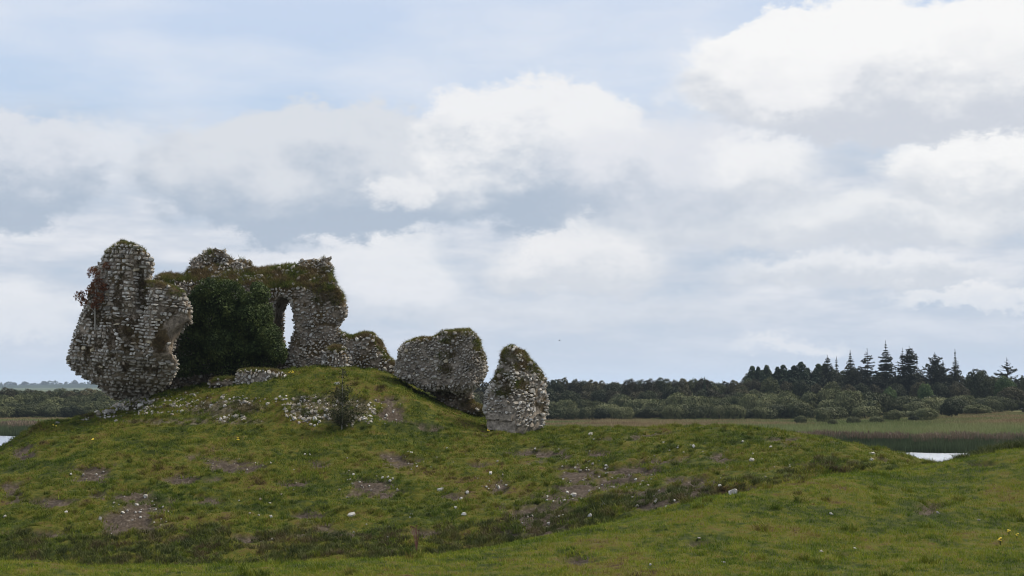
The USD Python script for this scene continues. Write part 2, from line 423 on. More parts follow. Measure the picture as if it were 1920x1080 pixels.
def grass_patch(rng, n, radius, h0, h1, width, lean=0.5):
    r, a = radius * np.sqrt(rng.rand(n)), rng.rand(n) * 2 * np.pi
    root = np.stack([r * np.cos(a), r * np.sin(a), np.full(n, -0.03)], -1)
    b = rng.rand(n) * 2 * np.pi
    side = np.stack([np.cos(b), np.sin(b), 0 * b], -1)
    h = h0 + (h1 - h0) * rng.rand(n) ** 1.6
    c = rng.rand(n) * 2 * np.pi
    tilt = np.stack([np.cos(c), np.sin(c), 0 * c], -1) * (lean * h * rng.rand(n))[:, None]
    w = (width * (0.7 + 0.6 * rng.rand(n)))[:, None]
    up = np.array([0, 0, 1.0])
    v = np.stack([root - side * w / 2, root + side * w / 2, root + up * (h * 0.6)[:, None] + tilt * 0.45 + side * w * 0.4, root + up * (h * 0.6)[:, None] + tilt * 0.45 - side * w * 0.4, root + up * h[:, None] + tilt * 1.3], 1)
    f = np.array([[0, 1, 2], [0, 2, 3], [3, 2, 4]])
    return v.reshape(-1, 3), (f[None] + (np.arange(n) * 5)[:, None, None]).reshape(-1, 3)


def scatter(path, protos, mat, pos, normal, scale, rng, upright=0.4, kind='stuff'):
    """A PointInstancer of the prototype meshes at pos, leaning with the ground."""
    pi = UsdGeom.PointInstancer.Define(stage, path)
    rel = pi.CreatePrototypesRel()
    for i, m in enumerate(protos):
        q = usdkit.mesh(stage, f'{path}/patch_{i + 1:03d}' if i else f'{path}/patch', m, mat)
        rel.AddTarget(q.GetPath())
    n = len(pos)
    up = normal * (1 - upright) + np.array([0, 0, 1.0]) * upright
    up /= np.linalg.norm(up, axis=1, keepdims=True)
    a = rng.rand(n) * 2 * np.pi
    # quaternion: spin about z, then tip z to up
    half = np.stack([1 + up[:, 2], -up[:, 1], up[:, 0], 0 * a], -1)
    half /= np.linalg.norm(half, axis=1, keepdims=True)
    s = np.stack([np.cos(a / 2), 0 * a, 0 * a, np.sin(a / 2)], -1)
    w1, x1, y1, z1 = half.T
    w2, x2, y2, z2 = s.T
    q = np.stack([w1 * w2 - x1 * x2 - y1 * y2 - z1 * z2, w1 * x2 + x1 * w2 + y1 * z2 - z1 * y2, w1 * y2 - x1 * z2 + y1 * w2 + z1 * x2, w1 * z2 + x1 * y2 - y1 * x2 + z1 * w2], -1)
    pi.CreateProtoIndicesAttr(Vt.IntArray.FromNumpy(rng.randint(0, len(protos), n).astype(np.int32)))
    pi.CreatePositionsAttr(Vt.Vec3fArray.FromNumpy(pos.astype(np.float32)))
    pi.CreateOrientationsAttr(Vt.QuathArray([Gf.Quath(float(b[0]), float(b[1]), float(b[2]), float(b[3])) for b in q]))
    sc = np.asarray(scale, float)
    sc = np.repeat(sc[:, None], 3, 1) if sc.ndim == 1 else sc
    pi.CreateScalesAttr(Vt.Vec3fArray.FromNumpy(sc.astype(np.float32)))
    tag(pi, kind=kind)
    return pi


rng = np.random.RandomState(11)


def strew(y0, y1, step, margin=1.06):
    ys = np.arange(y0, y1, step)
    out = []
    for y in ys:
        xs = np.arange(-0.364 * y * margin - 4.5, 0.364 * y * margin + 4.5, step)
        out.append(np.stack([xs, np.full(len(xs), y)], -1))
    p = np.vstack(out)
    return p + (rng.rand(*p.shape) - 0.5) * step * 1.1


def visible_turf(p, lift=0.35):
    """Keeps turf points that the camera's neighbourhood can see (not sunk behind a crest)."""
    z = ground(p[:, 0], p[:, 1]) + lift
    ok = np.ones(len(p), bool)
    for t in np.linspace(0.35, 0.97, 26):
        x, y = p[:, 0] * t, p[:, 1] * t
        ok &= ground(x, y) < EYE + 0.9 + (z - EYE - 0.9) * t + 0.25
    return ok


near, far = strew(20, 50, 0.25), strew(50, 91, 0.32)
gp = np.vstack([near, far])
gp = gp[visible_turf(gp)]
gz_ = ground(gp[:, 0], gp[:, 1])
keep = rng.rand(len(gp)) > 0.96 * _sw(gp) + 0.8 * _st(gp)
gp, gz_ = gp[keep], gz_[keep]
P3 = np.column_stack([gp, gz_])
N3 = slope(gp[:, 0], gp[:, 1])
tone = vnoise(P3, 1.5, 3, 31)
sc = np.clip(0.95 + np.where(gp[:, 1] < 50, 0.7, 1.3) * tone, 0.35, 2.0) * (0.8 + 0.4 * rng.rand(len(gp)))
protos = [grass_patch(np.random.RandomState(50 + i), 46, 0.24, 0.035, 0.12, 0.014, 0.9) for i in range(8)]
isnear = gp[:, 1] < 50
pi = scatter('/World/grass', protos, SHORT, P3[isnear], N3[isnear], sc[isnear], rng)
tag(pi, 'short grazed grass on the foreground bank', 'grass')
protos = [grass_patch(np.random.RandomState(70 + i), 40, 0.30, 0.04, 0.15, 0.022, 0.8) for i in range(8)]
pi = scatter('/World/mound_grass', protos, GRASS, P3[~isnear], N3[~isnear], sc[~isnear], rng)
tag(pi, 'rough grass on the castle mound', 'grass')
# longer tufts, thicker where the ground is rough
tp = np.vstack([strew(21, 50, 0.9), strew(50, 91, 0.62)])
tp = tp[visible_turf(tp)]
t3 = np.column_stack([tp, ground(tp[:, 0], tp[:, 1])])
rough = vnoise(t3, 0.5, 3, 41) + 0.8 * _sw(tp) * (1 - _sw(tp)) * 4 * 0.5 + 0.5 * _st(tp)
tk = (rough + 0.5 * (rng.rand(len(tp)) - 0.5) > np.where(tp[:, 1] < 50, 0.22, -0.05)) & (_sw(tp) < 0.9)
tp, t3 = tp[tk], t3[tk]
protos = [grass_patch(np.random.RandomState(90 + i), 60, 0.17, 0.12, 0.27, 0.020, 1.1) for i in range(6)]
pi = scatter('/World/tussock_grass', protos, TUSSOCK, t3, slope(tp[:, 0], tp[:, 1]), 0.55 + 0.6 * rng.rand(len(tp)), rng)
tag(pi, 'longer tufts of grass on the banks', 'grass')
# ranker, darker growth in the damp ditch at the mound's foot
RANK = leaf_material('rank_grass_blades', lambda g, pos, rnd: g('rgb_ramp', fac=g('noise_texture', vector=pos, scale=0.8, detail=4.0), ramp=[(0.38, (0.040, 0.052, 0.012)), (0.5, (0.066, 0.074, 0.018)), (0.62, (0.085, 0.066, 0.028))]), 0.2, 0.3)
rp = np.vstack([strew(46, 60, 0.34), strew(70, 80, 0.34)])
rp = rp[visible_turf(rp, 0.6)]
r3 = np.column_stack([rp, ground(rp[:, 0], rp[:, 1])])
foot = sstep(60.0 - rp[:, 1], 0.0, 7.0) * sstep(rp[:, 0], 30, 20) - (rp[:, 1] > 65)
rk = foot + 0.9 * vnoise(r3, 0.55, 4, 61) + 0.3 * (rng.rand(len(rp)) - 0.5) + 1.6 * _st(rp) * (rp[:, 1] > 65) > 0.62
rp, r3 = rp[rk], r3[rk]
protos = [grass_patch(np.random.RandomState(110 + i), 60, 0.20, 0.10, 0.26, 0.022, 1.0) for i in range(6)]
pi = scatter('/World/rank_grass', protos, RANK, r3, slope(rp[:, 0], rp[:, 1]), 0.6 + 0.7 * rng.rand(len(rp)), rng)
tag(pi, 'darker rank grass along the foot of the mound', 'grass')

# ---------------------------------------------------------------- masonry
def in_polygon(x, z, poly):
    inside = np.zeros(x.shape, bool)
    for (x0, z0), (x1, z1) in zip(poly, np.roll(poly, -1, 0)):
        c = (z0 > z) != (z1 > z)
        inside ^= c & (x < (x1 - x0) * (z - z0) / (z1 - z0 + 1e-12) + x0)
    return inside


def polygon_distance(x, z, poly):
    best = np.full(x.shape, 1e9)
    for a, b in zip(poly, np.roll(poly, -1, 0)):
        ab = b - a
        t = np.clip(((x - a[0]) * ab[0] + (z - a[1]) * ab[1]) / (ab @ ab + 1e-12), 0, 1)
        best = np.minimum(best, np.hypot(x - a[0] - t * ab[0], z - a[1] - t * ab[1]))
    return np.where(in_polygon(x, z, poly), -best, best)


def surface_net(sd, xs, ys, zs):
    """The zero surface of a sampled distance field as (vertices, triangles)."""
    s = sd < 0
    n = np.array(sd.shape) - 1
    acc, cnt = np.zeros((*n, 3)), np.zeros(n)
    grid = [xs, ys, zs]
    sl = lambda o: tuple(slice(o[k], o[k] + n[k]) for k in range(3))
    for ax in range(3):
        for o in np.ndindex(2, 2, 2):
            if o[ax]:
                continue
            o2 = list(o)
            o2[ax] = 1
            a, b = sd[sl(o)], sd[sl(o2)]
            cross = (a < 0) != (b < 0)
            t = np.where(cross, a / np.where(cross, a - b, 1), 0)
            for k in range(3):
                g = grid[k]
                g0 = g[o[k]:o[k] + n[k]]
                shape = [1, 1, 1]
                shape[k] = -1
                val = g0.reshape(shape) + (t * (g[1] - g[0]) if k == ax else 0)
                acc[..., k] += np.where(cross, val, 0)
            cnt += cross
    act = cnt > 0
    ids = np.full(n, -1)
    ids[act] = np.arange(act.sum())
    v = acc[act] / cnt[act][:, None]
    faces = []
    for ax in range(3):
        u, w = (ax + 1) % 3, (ax + 2) % 3
        lo = [slice(None)] * 3
        hi = [slice(None)] * 3
        lo[ax], hi[ax] = slice(0, -1), slice(1, None)
        c = s[tuple(lo)] != s[tuple(hi)]
        i = np.argwhere(c)
        i = i[(i[:, u] > 0) & (i[:, w] > 0) & (i[:, u] < n[u]) & (i[:, w] < n[w])]
        d = []
        for a, b in ((1, 1), (0, 1), (0, 0), (1, 0)):
            j = i.copy()
            j[:, u] -= a
            j[:, w] -= b
            d.append(ids[tuple(j.T)])
        q = np.stack(d, -1)
        flip = ~s[tuple(i.T)]
        q[flip] = q[flip][:, ::-1]
        faces.append(q)
    q = np.vstack(faces)
    q = q[(q >= 0).all(1)]
    return v, np.vstack([q[:, [0, 1, 2]], q[:, [0, 2, 3]]])


def stone_material(name, colour, seed, lichen=0.35, dark=0.5):
    g = Graph()
    pos = g('geometry')
    rnd = g('geometry', out='random_per_island')
    p = g('vector_math', math_type='add', vector1=pos, vector2=(seed * 3.1, seed * 1.7, seed))
    n = g('noise_texture', vector=p, scale=6.0, detail=6.0, roughness=0.7)
    c = g('hsv', hue=0.5, saturation=1.0, fac=1.0, value=g.m('multiply_add', n, 1.5, 0.25), color=colour)
    c = g('hsv', hue=0.5, saturation=1.0, fac=1.0, value=g.m('multiply_add', rnd, 0.7, 0.65), color=c)
    l = g('noise_texture', vector=p, scale=9.0, detail=5.0, roughness=0.6)
    c = g.lerp(g.m('multiply', g.range(l, 0.54, 0.62), lichen), c, (0.62, 0.60, 0.55))
    m = g('noise_texture', vector=p, scale=1.6, detail=5.0, roughness=0.65)
    c = g.lerp(g.m('multiply', g.range(m, 0.52, 0.66), dark), c, (0.085, 0.068, 0.042))
    b = g('bump', height=g('noise_texture', vector=p, scale=22.0, detail=5.0, roughness=0.7), strength=0.6, distance=0.03)
    return g.build(name, g('principled_bsdf', base_color=c, roughness=0.9, specular_ior_level=0.2, normal=b))


STONES = [stone_material('limestone_pale', (0.46, 0.425, 0.37), 1, 0.6, 0.35), stone_material('limestone_grey', (0.35, 0.318, 0.272), 2, 0.5, 0.5), stone_material('limestone_white', (0.54, 0.515, 0.47), 3, 0.5, 0.2),
          stone_material('limestone_warm', (0.31, 0.262, 0.205), 4, 0.4, 0.5), stone_material('limestone_dark', (0.15, 0.135, 0.112), 5, 0.4, 0.6), stone_material('limestone_ochre', (0.47, 0.40, 0.28), 6, 0.3, 0.3)]


def core_material(name, mortar, moss, amount):
    g = Graph()
    pos = g('geometry')
    n = g('noise_texture', vector=pos, scale=5.0, detail=7.0, roughness=0.7)
    c = g('rgb_ramp', fac=n, ramp=[(0.30, [x * 0.35 for x in mortar]), (0.5, mortar), (0.64, [x * 1.6 for x in mortar]), (0.74, (0.42, 0.41, 0.39))])
    m = g('noise_texture', vector=pos, scale=0.9, detail=6.0, roughness=0.7)
    nz = g('separate_xyz', out='z', vector=g('geometry', out='normal'))
    w = g.range(g.m('add', m, g.m('multiply', nz, 0.16)), 0.56 - amount, 0.64 - amount)
    mc = g('rgb_ramp', fac=g('noise_texture', vector=pos, scale=11.0, detail=4.0), ramp=[(0.35, [x * 0.6 for x in moss]), (0.6, moss), (0.75, [x * 1.5 for x in moss])])
    c = g.lerp(w, c, mc)
    b = g('bump', height=g('noise_texture', vector=pos, scale=9.0, detail=7.0, roughness=0.75), strength=0.9, distance=0.09)
    return g.build(name, g('principled_bsdf', base_color=c, roughness=0.95, specular_ior_level=0.15, normal=b))


CORE = core_material('mortar_core', (0.165, 0.138, 0.106), (0.076, 0.056, 0.026), 0.0)
CORE_BROWN = core_material('mortar_core_mossy', (0.16, 0.13, 0.098), (0.074, 0.052, 0.024), 0.05)
CORE_PALE = core_material('mortar_core_pale', (0.19, 0.162, 0.13), (0.084, 0.064, 0.034), 0.0)


def unit_stones(n, seed):
    r = np.random.RandomState(seed)
    k = np.arange(15) + 0.5
    phi, th = np.arccos(1 - 2 * k / 15), np.pi * (1 + 5 ** 0.5) * k
    d = np.stack([np.cos(th) * np.sin(phi), np.sin(th) * np.sin(phi), np.cos(phi)], -1)
    out = []
    for i in range(n):
        q = d @ np.linalg.qr(r.randn(3, 3))[0]
        p = np.sign(q) * np.abs(q) ** 0.55
        p = p / np.abs(p).max() * (0.66 + 0.48 * r.rand(15))[:, None]
        h = ConvexHull(p)
        f = h.simplices.copy()
        c = p.mean(0)
        nrm = np.cross(p[f[:, 1]] - p[f[:, 0]], p[f[:, 2]] - p[f[:, 0]])
        bad = (nrm * (p[f].mean(1) - c)).sum(1) < 0
        f[bad] = f[bad][:, ::-1]
        out.append((p, f))
    return out


UNIT = unit_stones(36, 3)


def stone(p, t, b, n, size, r):
    v, f = UNIT[r.randint(len(UNIT))]
    return p + (v[:, :1] * t * size[0] + v[:, 1:2] * b * size[1] + v[:, 2:] * n * size[2]) / 2, f


def masonry_solid(poly_px, d, thick, r=0.5, res=0.11, noise=0.18, nscale=0.9, seed=0, centre=None, front=None, cuts=(), foot=0.0):
    """A lump of walling: an outline at distance d, thick metres deep, its edges rounded and its faces broken. front(x, z) pushes the near face back; cuts are fields to take away."""
    pts = np.array([pix(a, b, d) for a, b in poly_px])
    poly = pts[:, [0, 2]]
    lo, hi = poly.min(0) - 0.5, poly.max(0) + 0.5
    xs, zs, ys = np.arange(lo[0], hi[0], res), np.arange(lo[1], hi[1], res), np.arange(d - thick / 2 - 2.0, d + thick / 2 + 0.9, res)
    x, z = np.meshgrid(xs, zs, indexing='ij')
    s2 = polygon_distance(x, z, poly) + 0.10       # room for the stones that stand proud
    Xg, Yg, Zg = np.meshgrid(xs, ys, zs, indexing='ij')
    fr = (d - thick / 2) + (front(x, z) if front is not None else 0 * x)
    bk = np.full_like(fr, d + thick / 2)
    q2 = np.maximum(fr[:, None, :] - Yg, Yg - bk[:, None, :]) + r
    q1 = s2[:, None, :] + r
    sd = np.minimum(np.maximum(q1, q2), 0) + np.hypot(np.maximum(q1, 0), np.maximum(q2, 0)) - r
    P = np.stack([Xg, Yg, Zg], -1)
    sd = sd + noise * vnoise(P, nscale, 4, seed) + 0.35 * noise * vnoise(P, nscale * 3.7, 2, seed + 7)
    for c in cuts:
        sd = np.maximum(sd, -c(Xg, Yg, Zg))
    v, f = surface_net(sd, xs, ys, zs)
    k = (poly[:, 0].min() + poly[:, 0].max()) / 2 / d
    v[:, 0] += (v[:, 1] - d) * k                     # the lump faces the viewer's bank squarely
    return trimesh.Trimesh(v, f, process=False)


def surface_samples(mesh, n, seed):
    r = np.random.RandomState(seed)
    tri = mesh.vertices[mesh.faces]
    cr = np.cross(tri[:, 1] - tri[:, 0], tri[:, 2] - tri[:, 0])
    ar = np.linalg.norm(cr, axis=1)
    vn = np.zeros_like(mesh.vertices)
    for k in range(3):
        np.add.at(vn, mesh.faces[:, k], cr)
    for _ in range(2):                               # smooth the normals a little
        t = vn[mesh.faces].sum(1)
        vn = vn * 0
        for k in range(3):
            np.add.at(vn, mesh.faces[:, k], t)
    vn /= np.linalg.norm(vn, axis=1, keepdims=True) + 1e-12
    i = np.searchsorted(np.cumsum(ar), r.rand(n) * ar.sum()).clip(0, len(ar) - 1)
    a, b = r.rand(n, 1), r.rand(n, 1)
    fl = (a + b) > 1
    a, b = np.where(fl, 1 - a, a), np.where(fl, 1 - b, b)
    p = tri[i, 0] + a * (tri[i, 1] - tri[i, 0]) + b * (tri[i, 2] - tri[i, 0])
    fi = mesh.faces[i]
    nn = vn[fi[:, 0]] * (1 - a - b) + vn[fi[:, 1]] * a + vn[fi[:, 2]] * b
    return p, nn / (np.linalg.norm(nn, axis=1, keepdims=True) + 1e-12)


def lay_stones(mesh, seed, hgt=(0.15, 0.28), wid=(0.2, 0.5), coursed=True, tilt=0.0, cover=0.9, skip=None, proud=0.45, top=0.55, gap=0.93, bump=1.0):
    """Stones bedded in the faces of a lump: in courses, or at random. Returns a list of (vertices, faces, how large it shows)."""
    r = np.random.RandomState(seed)
    p, n = surface_samples(mesh, 60000, seed + 1)
    px, py = project(p)
    ok = (n[:, 1] < 0.55) & (n[:, 2] < top)
    if skip is not None:
        ok &= ~skip(p, n, px, py)
    p, n = p[ok], n[ok]
    c, s = math.cos(tilt), math.sin(tilt)
    up = np.array([-s, 0, c])
    h = p @ up
    edges = [h.min()]
    while edges[-1] < h.max():
        edges.append(edges[-1] + hgt[0] + (hgt[1] - hgt[0]) * r.rand())
    edges = np.array(edges)
    course = np.searchsorted(edges, h) - 1
    mid = (edges[np.clip(course, 0, len(edges) - 2)] + edges[np.clip(course + 1, 1, len(edges) - 1)]) / 2
    hh = np.diff(edges)[np.clip(course, 0, len(edges) - 2)]
    if coursed:
        near = np.abs(h - mid) < 0.3 * hh
        p, n, course, hh, h, mid = p[near], n[near], course[near], hh[near], h[near], mid[near]
    order = r.permutation(len(p))
    cell, out = {}, []
    for i in order:
        w = wid[0] + (wid[1] - wid[0]) * r.rand() ** 1.5
        q = p[i] + (mid[i] - h[i]) * 0.7 * up if coursed else p[i]
        key = (int(course[i]),) if coursed else tuple((q // 0.6).astype(int))
        clash = False
        if coursed:
            for q2, w2 in cell.get(key, ()):
                if abs(q2[0] - q[0]) + abs(q2[1] - q[1]) < 1.2 and np.linalg.norm(q2 - q) < (w + w2) / 2 * gap:
                    clash = True
                    break
        else:
            for o in np.ndindex(3, 3, 3):
                for q2, w2 in cell.get((key[0] + o[0] - 1, key[1] + o[1] - 1, key[2] + o[2] - 1), ()):
                    if np.linalg.norm(q2 - q) < (w + w2) / 2 * gap * 0.86:
                        clash = True
                        break
                if clash:
                    break
        if clash:
            continue
        cell.setdefault(key, []).append((q, w))
        if r.rand() > cover:
            continue
        nn = n[i] + 0.18 * r.randn(3)
        nn /= np.linalg.norm(nn)
        t = np.cross(up + (0.12 if coursed else 0.5) * r.randn(3), nn)
        t /= np.linalg.norm(t) + 1e-9
        b = np.cross(nn, t)
        hs = hh[i] * (0.78 + 0.25 * r.rand()) if coursed else w * (0.5 + 0.35 * r.rand())
        dep = (0.18 + 0.14 * r.rand()) * bump
        v, f = stone(q + nn * dep * (proud - 0.5 + 0.25 * (r.rand() - 0.5)), t, b, nn, (w * 1.02, hs, dep), r)
        out.append((v, f, w * hs * max(0.05, -nn[1]) * (1.0 if nn[2] > -0.5 else 0.6)))
    return out


def add_stones(parent, stones, seed, weights, name='stone', limit=300):
    r = np.random.RandomState(seed)
    order = np.argsort([-s[2] for s in stones])
    w = np.array(weights, float) / np.sum(weights)
    rest = {}
    for k, i in enumerate(order):
        m = r.choice(len(STONES), p=w)
        if k < limit:
            obj(name, stones[i][:2], STONES[m], parent)
        else:
            rest.setdefault(m, []).append(stones[i][:2])
    if rest:
        allrest = [x for v in rest.values() for x in v]
        tag(obj('small_' + name + 's', join(allrest), STONES[1] if w[2] < 0.3 else STONES[0], parent), kind='stuff')


def blades_on(parent, mesh, mat, seed, step, where, name='turf', size=(0.6, 1.2), length=(0.10, 0.30), n=26, width=0.022):
    """Grass rooted on a lump of walling."""
    r = np.random.RandomState(seed)
    p, nn = surface_samples(mesh, 40000, seed)
    px, py = project(p)
    w = where(p, nn, px, py)
    i = np.nonzero((r.rand(len(p)) < w) & (nn[:, 1] < 0.75))[0]
    seen, keep = {}, []
    for k in i:
        c = tuple((p[k] / step).astype(int))
        if seen.get(c, 0) < 1:
            seen[c] = 1
            keep.append(k)
    if not keep:
        return
    loc = np.array(UsdGeom.Xformable(parent).GetLocalTransformation().ExtractTranslation())
    protos = [grass_patch(np.random.RandomState(seed * 7 + q), n, 0.19, *length, width, 1.0) for q in range(4)]
    scatter(fresh(name, str(parent.GetPath())), protos, mat, p[keep] - loc, nn[keep], size[0] + (size[1] - size[0]) * r.rand(len(keep)), r, upright=0.45)


def blot(px, py, p, spots, seed, rag=0.6):
    """Ragged spots given as photograph pixel centres and half sizes."""
    n = vnoise(p, 1.5, 4, seed)
    w = np.zeros(len(px))
    for a, b, rx, ry in spots:
        w = np.maximum(w, sstep(1.2 - np.hypot((px - a) / rx, (py - b) / ry) + rag * n, 0, 0.35))
    return w


def base_of(poly, d):
    q = pix(np.mean([a for a, b in poly]), max(b for a, b in poly), d)
    return q


GREY_MIX, RUBBLE_MIX, PALE_MIX = (5, 5, 1.2, 3.5, 1.4, 0.5), (4, 5, 2.0, 3, 1.2, 0.2), (4, 4, 3, 2, 0.6, 0.2)

# --- the great leaning fragment on the left
LEAN = [(230, 453), (251, 460), (276, 473), (288, 492), (285, 513), (281, 526), (300, 531), (325, 537), (344, 547), (352, 560), (357, 580), (360, 598), (361, 611), (351, 606), (341, 624), (328, 645), (323, 662), (335, 678), (331, 697), (317, 719), (306, 733),
        (282, 742), (268, 750), (262, 775), (214, 778), (208, 748), (200, 741), (186, 724), (163, 713), (139, 698), (130, 684), (124, 677), (128, 659), (137, 631), (146, 603), (154, 582), (165, 561), (168, 540), (177, 518), (183, 496), (195, 483), (202, 469), (220, 457)]
DL = 79.0


def lean_front(x, z):
    q = np.stack([x, 0 * x + DL, z], -1)
    px, py = project(q)
    k = 1.0 / (FPX / DL)
    arris = 247 - 0.12 * (py - 460)                              # the old corner runs down the front
    out = np.where(px < arris, (arris - px) * k * 0.75, (px - arris) * k * 0.22)
    out += np.maximum(0, py - 665) * k * 0.95 + np.maximum(0, py - 712) * k * 0.9                    # undercut towards the foot
    out += 0.55 * sstep(py, 520, 535) * sstep(px, 268, 285) * -0.5
    out += 0.5 * np.exp(-((px - 264) / 12.0) ** 2) * sstep(py, 490, 530) * sstep(py, 610, 570)   # dark crease beside the corner
    out += 0.6 * np.exp(-((px - 232 - (py - 590) * .4) / 14.0) ** 2 - ((py - 590) / 16.0) ** 2)
    return out


def lean_vault(x, y, z):
    c = pix(352, 640, DL - 1.2)
    a = np.array([0.45, 1.0, 0.05])
    a /= np.linalg.norm(a)
    q = np.stack([x, y, z], -1) - c
    return np.linalg.norm(q - (q @ a)[..., None] * a, axis=-1) - 1.15 + 0.08 * vnoise(np.stack([x, y, z], -1), 1.5, 3, 3)


t = thing('leaning_wall_fragment', 'huge leaning block of coursed grey stonework, undercut at its foot, leftmost of the ruins', 'ruin', base_of(LEAN, DL))
lean = masonry_solid(LEAN, DL, 3.6, 0.16, 0.11, 0.15, 1.3, 1, front=lean_front, cuts=[lean_vault])
obj('core', lean, CORE_BROWN, t, 40)
LEAN_MOSS = [(290, 533, 26, 7), (330, 548, 14, 8), (258, 462, 22, 6), (225, 462, 12, 7), (205, 478, 8, 8)]
LEAN_BROWN = [(222, 560, 10, 26), (265, 540, 8, 22), (215, 600, 20, 8), (300, 655, 14, 8), (165, 660, 8, 14), (250, 600, 10, 12), (150, 640, 6, 14), (325, 580, 12, 8), (285, 690, 14, 6), (230, 520, 8, 10), (185, 640, 8, 14), (210, 650, 8, 22), (190, 690, 10, 10), (225, 620, 22, 10), (300, 640, 12, 10), (180, 590, 12, 20), (270, 560, 8, 20), (240, 645, 8, 20), (235, 688, 8, 8), (262, 500, 6, 18), (170, 540, 10, 20)]


def lean_skip(p, n, px, py):
    vault = np.abs(lean_vault(p[:, 0], p[:, 1], p[:, 2])) < 0.35
    return vault | (blot(px, py, p, LEAN_MOSS[:2], 3) > 0.5) | ((blot(px, py, p, LEAN_BROWN, 6) > 0.5) & (vnoise(p, 4.0, 2, 8) > -0.35))


st = lay_stones(lean, 5, (0.12, 0.27), (0.15, 0.52), True, -0.10, 0.90, lean_skip, 0.52, 0.6, 0.90)
add_stones(t, st, 6, GREY_MIX)
blades_on(t, lean, DRY, 12, 0.16, lambda p, n, px, py: np.maximum(blot(px, py, p, LEAN_MOSS, 5), 0.5 * (n[:, 2] > 0.75)), 'turf', (0.4, 0.9))
RUSTY = leaf_material('rusty_moss', lambda g, pos, rnd: g('rgb_ramp', fac=g('noise_texture', vector=pos, scale=2.2, detail=3.0), ramp=[(0.38, (0.060, 0.042, 0.016)), (0.52, (0.092, 0.058, 0.026)), (0.64, (0.085, 0.075, 0.026))]), 0.2, 0.25)
blades_on(t, lean, RUSTY, 13, 0.13, lambda p, n, px, py: blot(px, py, p, LEAN_BROWN, 6), 'dead_moss', (0.5, 0.9), (0.06, 0.16), 34)

# --- the wall with the doorway behind
WALL = [(288, 760), (288, 530), (298, 517), (315, 511), (335, 515), (345, 519), (351, 505), (355, 498), (354, 484), (362, 482), (371, 475), (385, 467), (398, 462), (415, 463), (423, 467), (430, 477), (437, 483), (452, 480), (460, 482), (474, 487), (473, 500), (490, 502),
        (520, 497), (545, 494), (557, 492), (566, 484), (582, 480), (600, 481), (622, 480), (619, 487), (621, 496), (626, 500), (621, 510), (623, 522), (631, 535), (638, 545), (644, 556), (648, 568), (651, 581), (650, 591), (645, 601), (637, 609), (636, 616), (640, 624), (660, 640), (664, 715), (640, 745)]
DW = 85.0
DOOR = np.array([(503, 660), (504, 582), (511, 565), (522, 558), (535, 557), (543, 565), (545, 580), (547, 598), (550, 612), (548, 630), (542, 644), (541, 660)])


def wall_door(x, y, z):
    pts = np.array([pix(a, b, DW - 0.9) for a, b in DOOR])[:, [0, 2]]
    return polygon_distance(x - (y - (DW - 0.9)) * 0.40, z, pts)


def wall_front(x, z):
    px, py = project(np.stack([x, 0 * x + DW, z], -1))
    k = DW / FPX
    out = 1.25 * sstep(py, 550, 497) * sstep(px, 640, 600) + 0.3 * sstep(py, 505, 480)
    out += 0.5 * np.exp(-((px - 411) / 12.0) ** 2 - ((py - 487) / 9.0) ** 2)
    out -= np.clip(py - 625, 0, 50) * k * 0.35 * sstep(px, 532, 560)
    out += 0.35 * np.exp(-((py - 606) / 8.0) ** 2) * sstep(px, 610, 635)
    return out


t = thing('ruined_doorway_wall', 'tall broken wall with an arched doorway and turf along its top', 'ruin', base_of(WALL, DW))
wall = masonry_solid(WALL, DW, 2.3, 0.30, 0.10, 0.14, 1.2, 21, front=wall_front, cuts=[wall_door])
obj('core', wall, CORE_BROWN, t, 40)
WALL_TURF = [(570, 518, 58, 20), (500, 516, 45, 19), (450, 524, 40, 14), (372, 516, 24, 12), (608, 545, 22, 20), (545, 520, 80, 20), (393, 480, 12, 8), (430, 488, 12, 5), (318, 520, 25, 10), (630, 560, 12, 14), (600, 560, 12, 10), (650, 640, 14, 16)]


def wall_turf(p, n, px, py):
    w = np.maximum(blot(px, py, p, WALL_TURF, 33), 0.6 * (n[:, 2] > 0.7))
    bare = ((px > 556) & (py < 500)) | ((px > 350) & (px < 476) & (py < 504))
    return np.where(bare, 0.25 * w * (vnoise(p, 2.0, 2, 4) > 0.0), w)


def wall_skip(p, n, px, py):
    inside = np.abs(wall_door(p[:, 0], p[:, 1], p[:, 2])) < 0.12
    turf = wall_turf(p, n, px, py)
    return (inside & (px < 540)) | ((turf > 0.4) & (vnoise(p, 2.8, 3, 34) < 0.22))


st = lay_stones(wall, 25, (0.12, 0.22), (0.10, 0.34), False, 0.03, 0.82, wall_skip, 0.55, 0.85, 1.0)
add_stones(t, st, 26, RUBBLE_MIX)
# voussoirs of the doorway arch
for k in range(11):
    a = math.pi * (0.08 + 0.84 * k / 10)
    c0 = pix(524, 578, DW - 1.0)
    R = 0.82
    q = c0 + np.array([-math.cos(a) * R, 0.02, math.sin(a) * R * 1.05])
    rad = np.array([-math.cos(a), 0, math.sin(a)])
    tan = np.array([math.sin(a), 0, math.cos(a)])
    rr = np.random.RandomState(300 + k)
    obj('arch_stone', stone(q, tan, rad, np.array([0, 1.0, 0]), (0.20, 0.42, 0.5), rr), STONES[(1, 3, 0, 1, 3)[k % 5]], t)
blades_on(t, wall, DRY, 27, 0.15, wall_turf, 'turf', (0.6, 1.15), (0.12, 0.34))


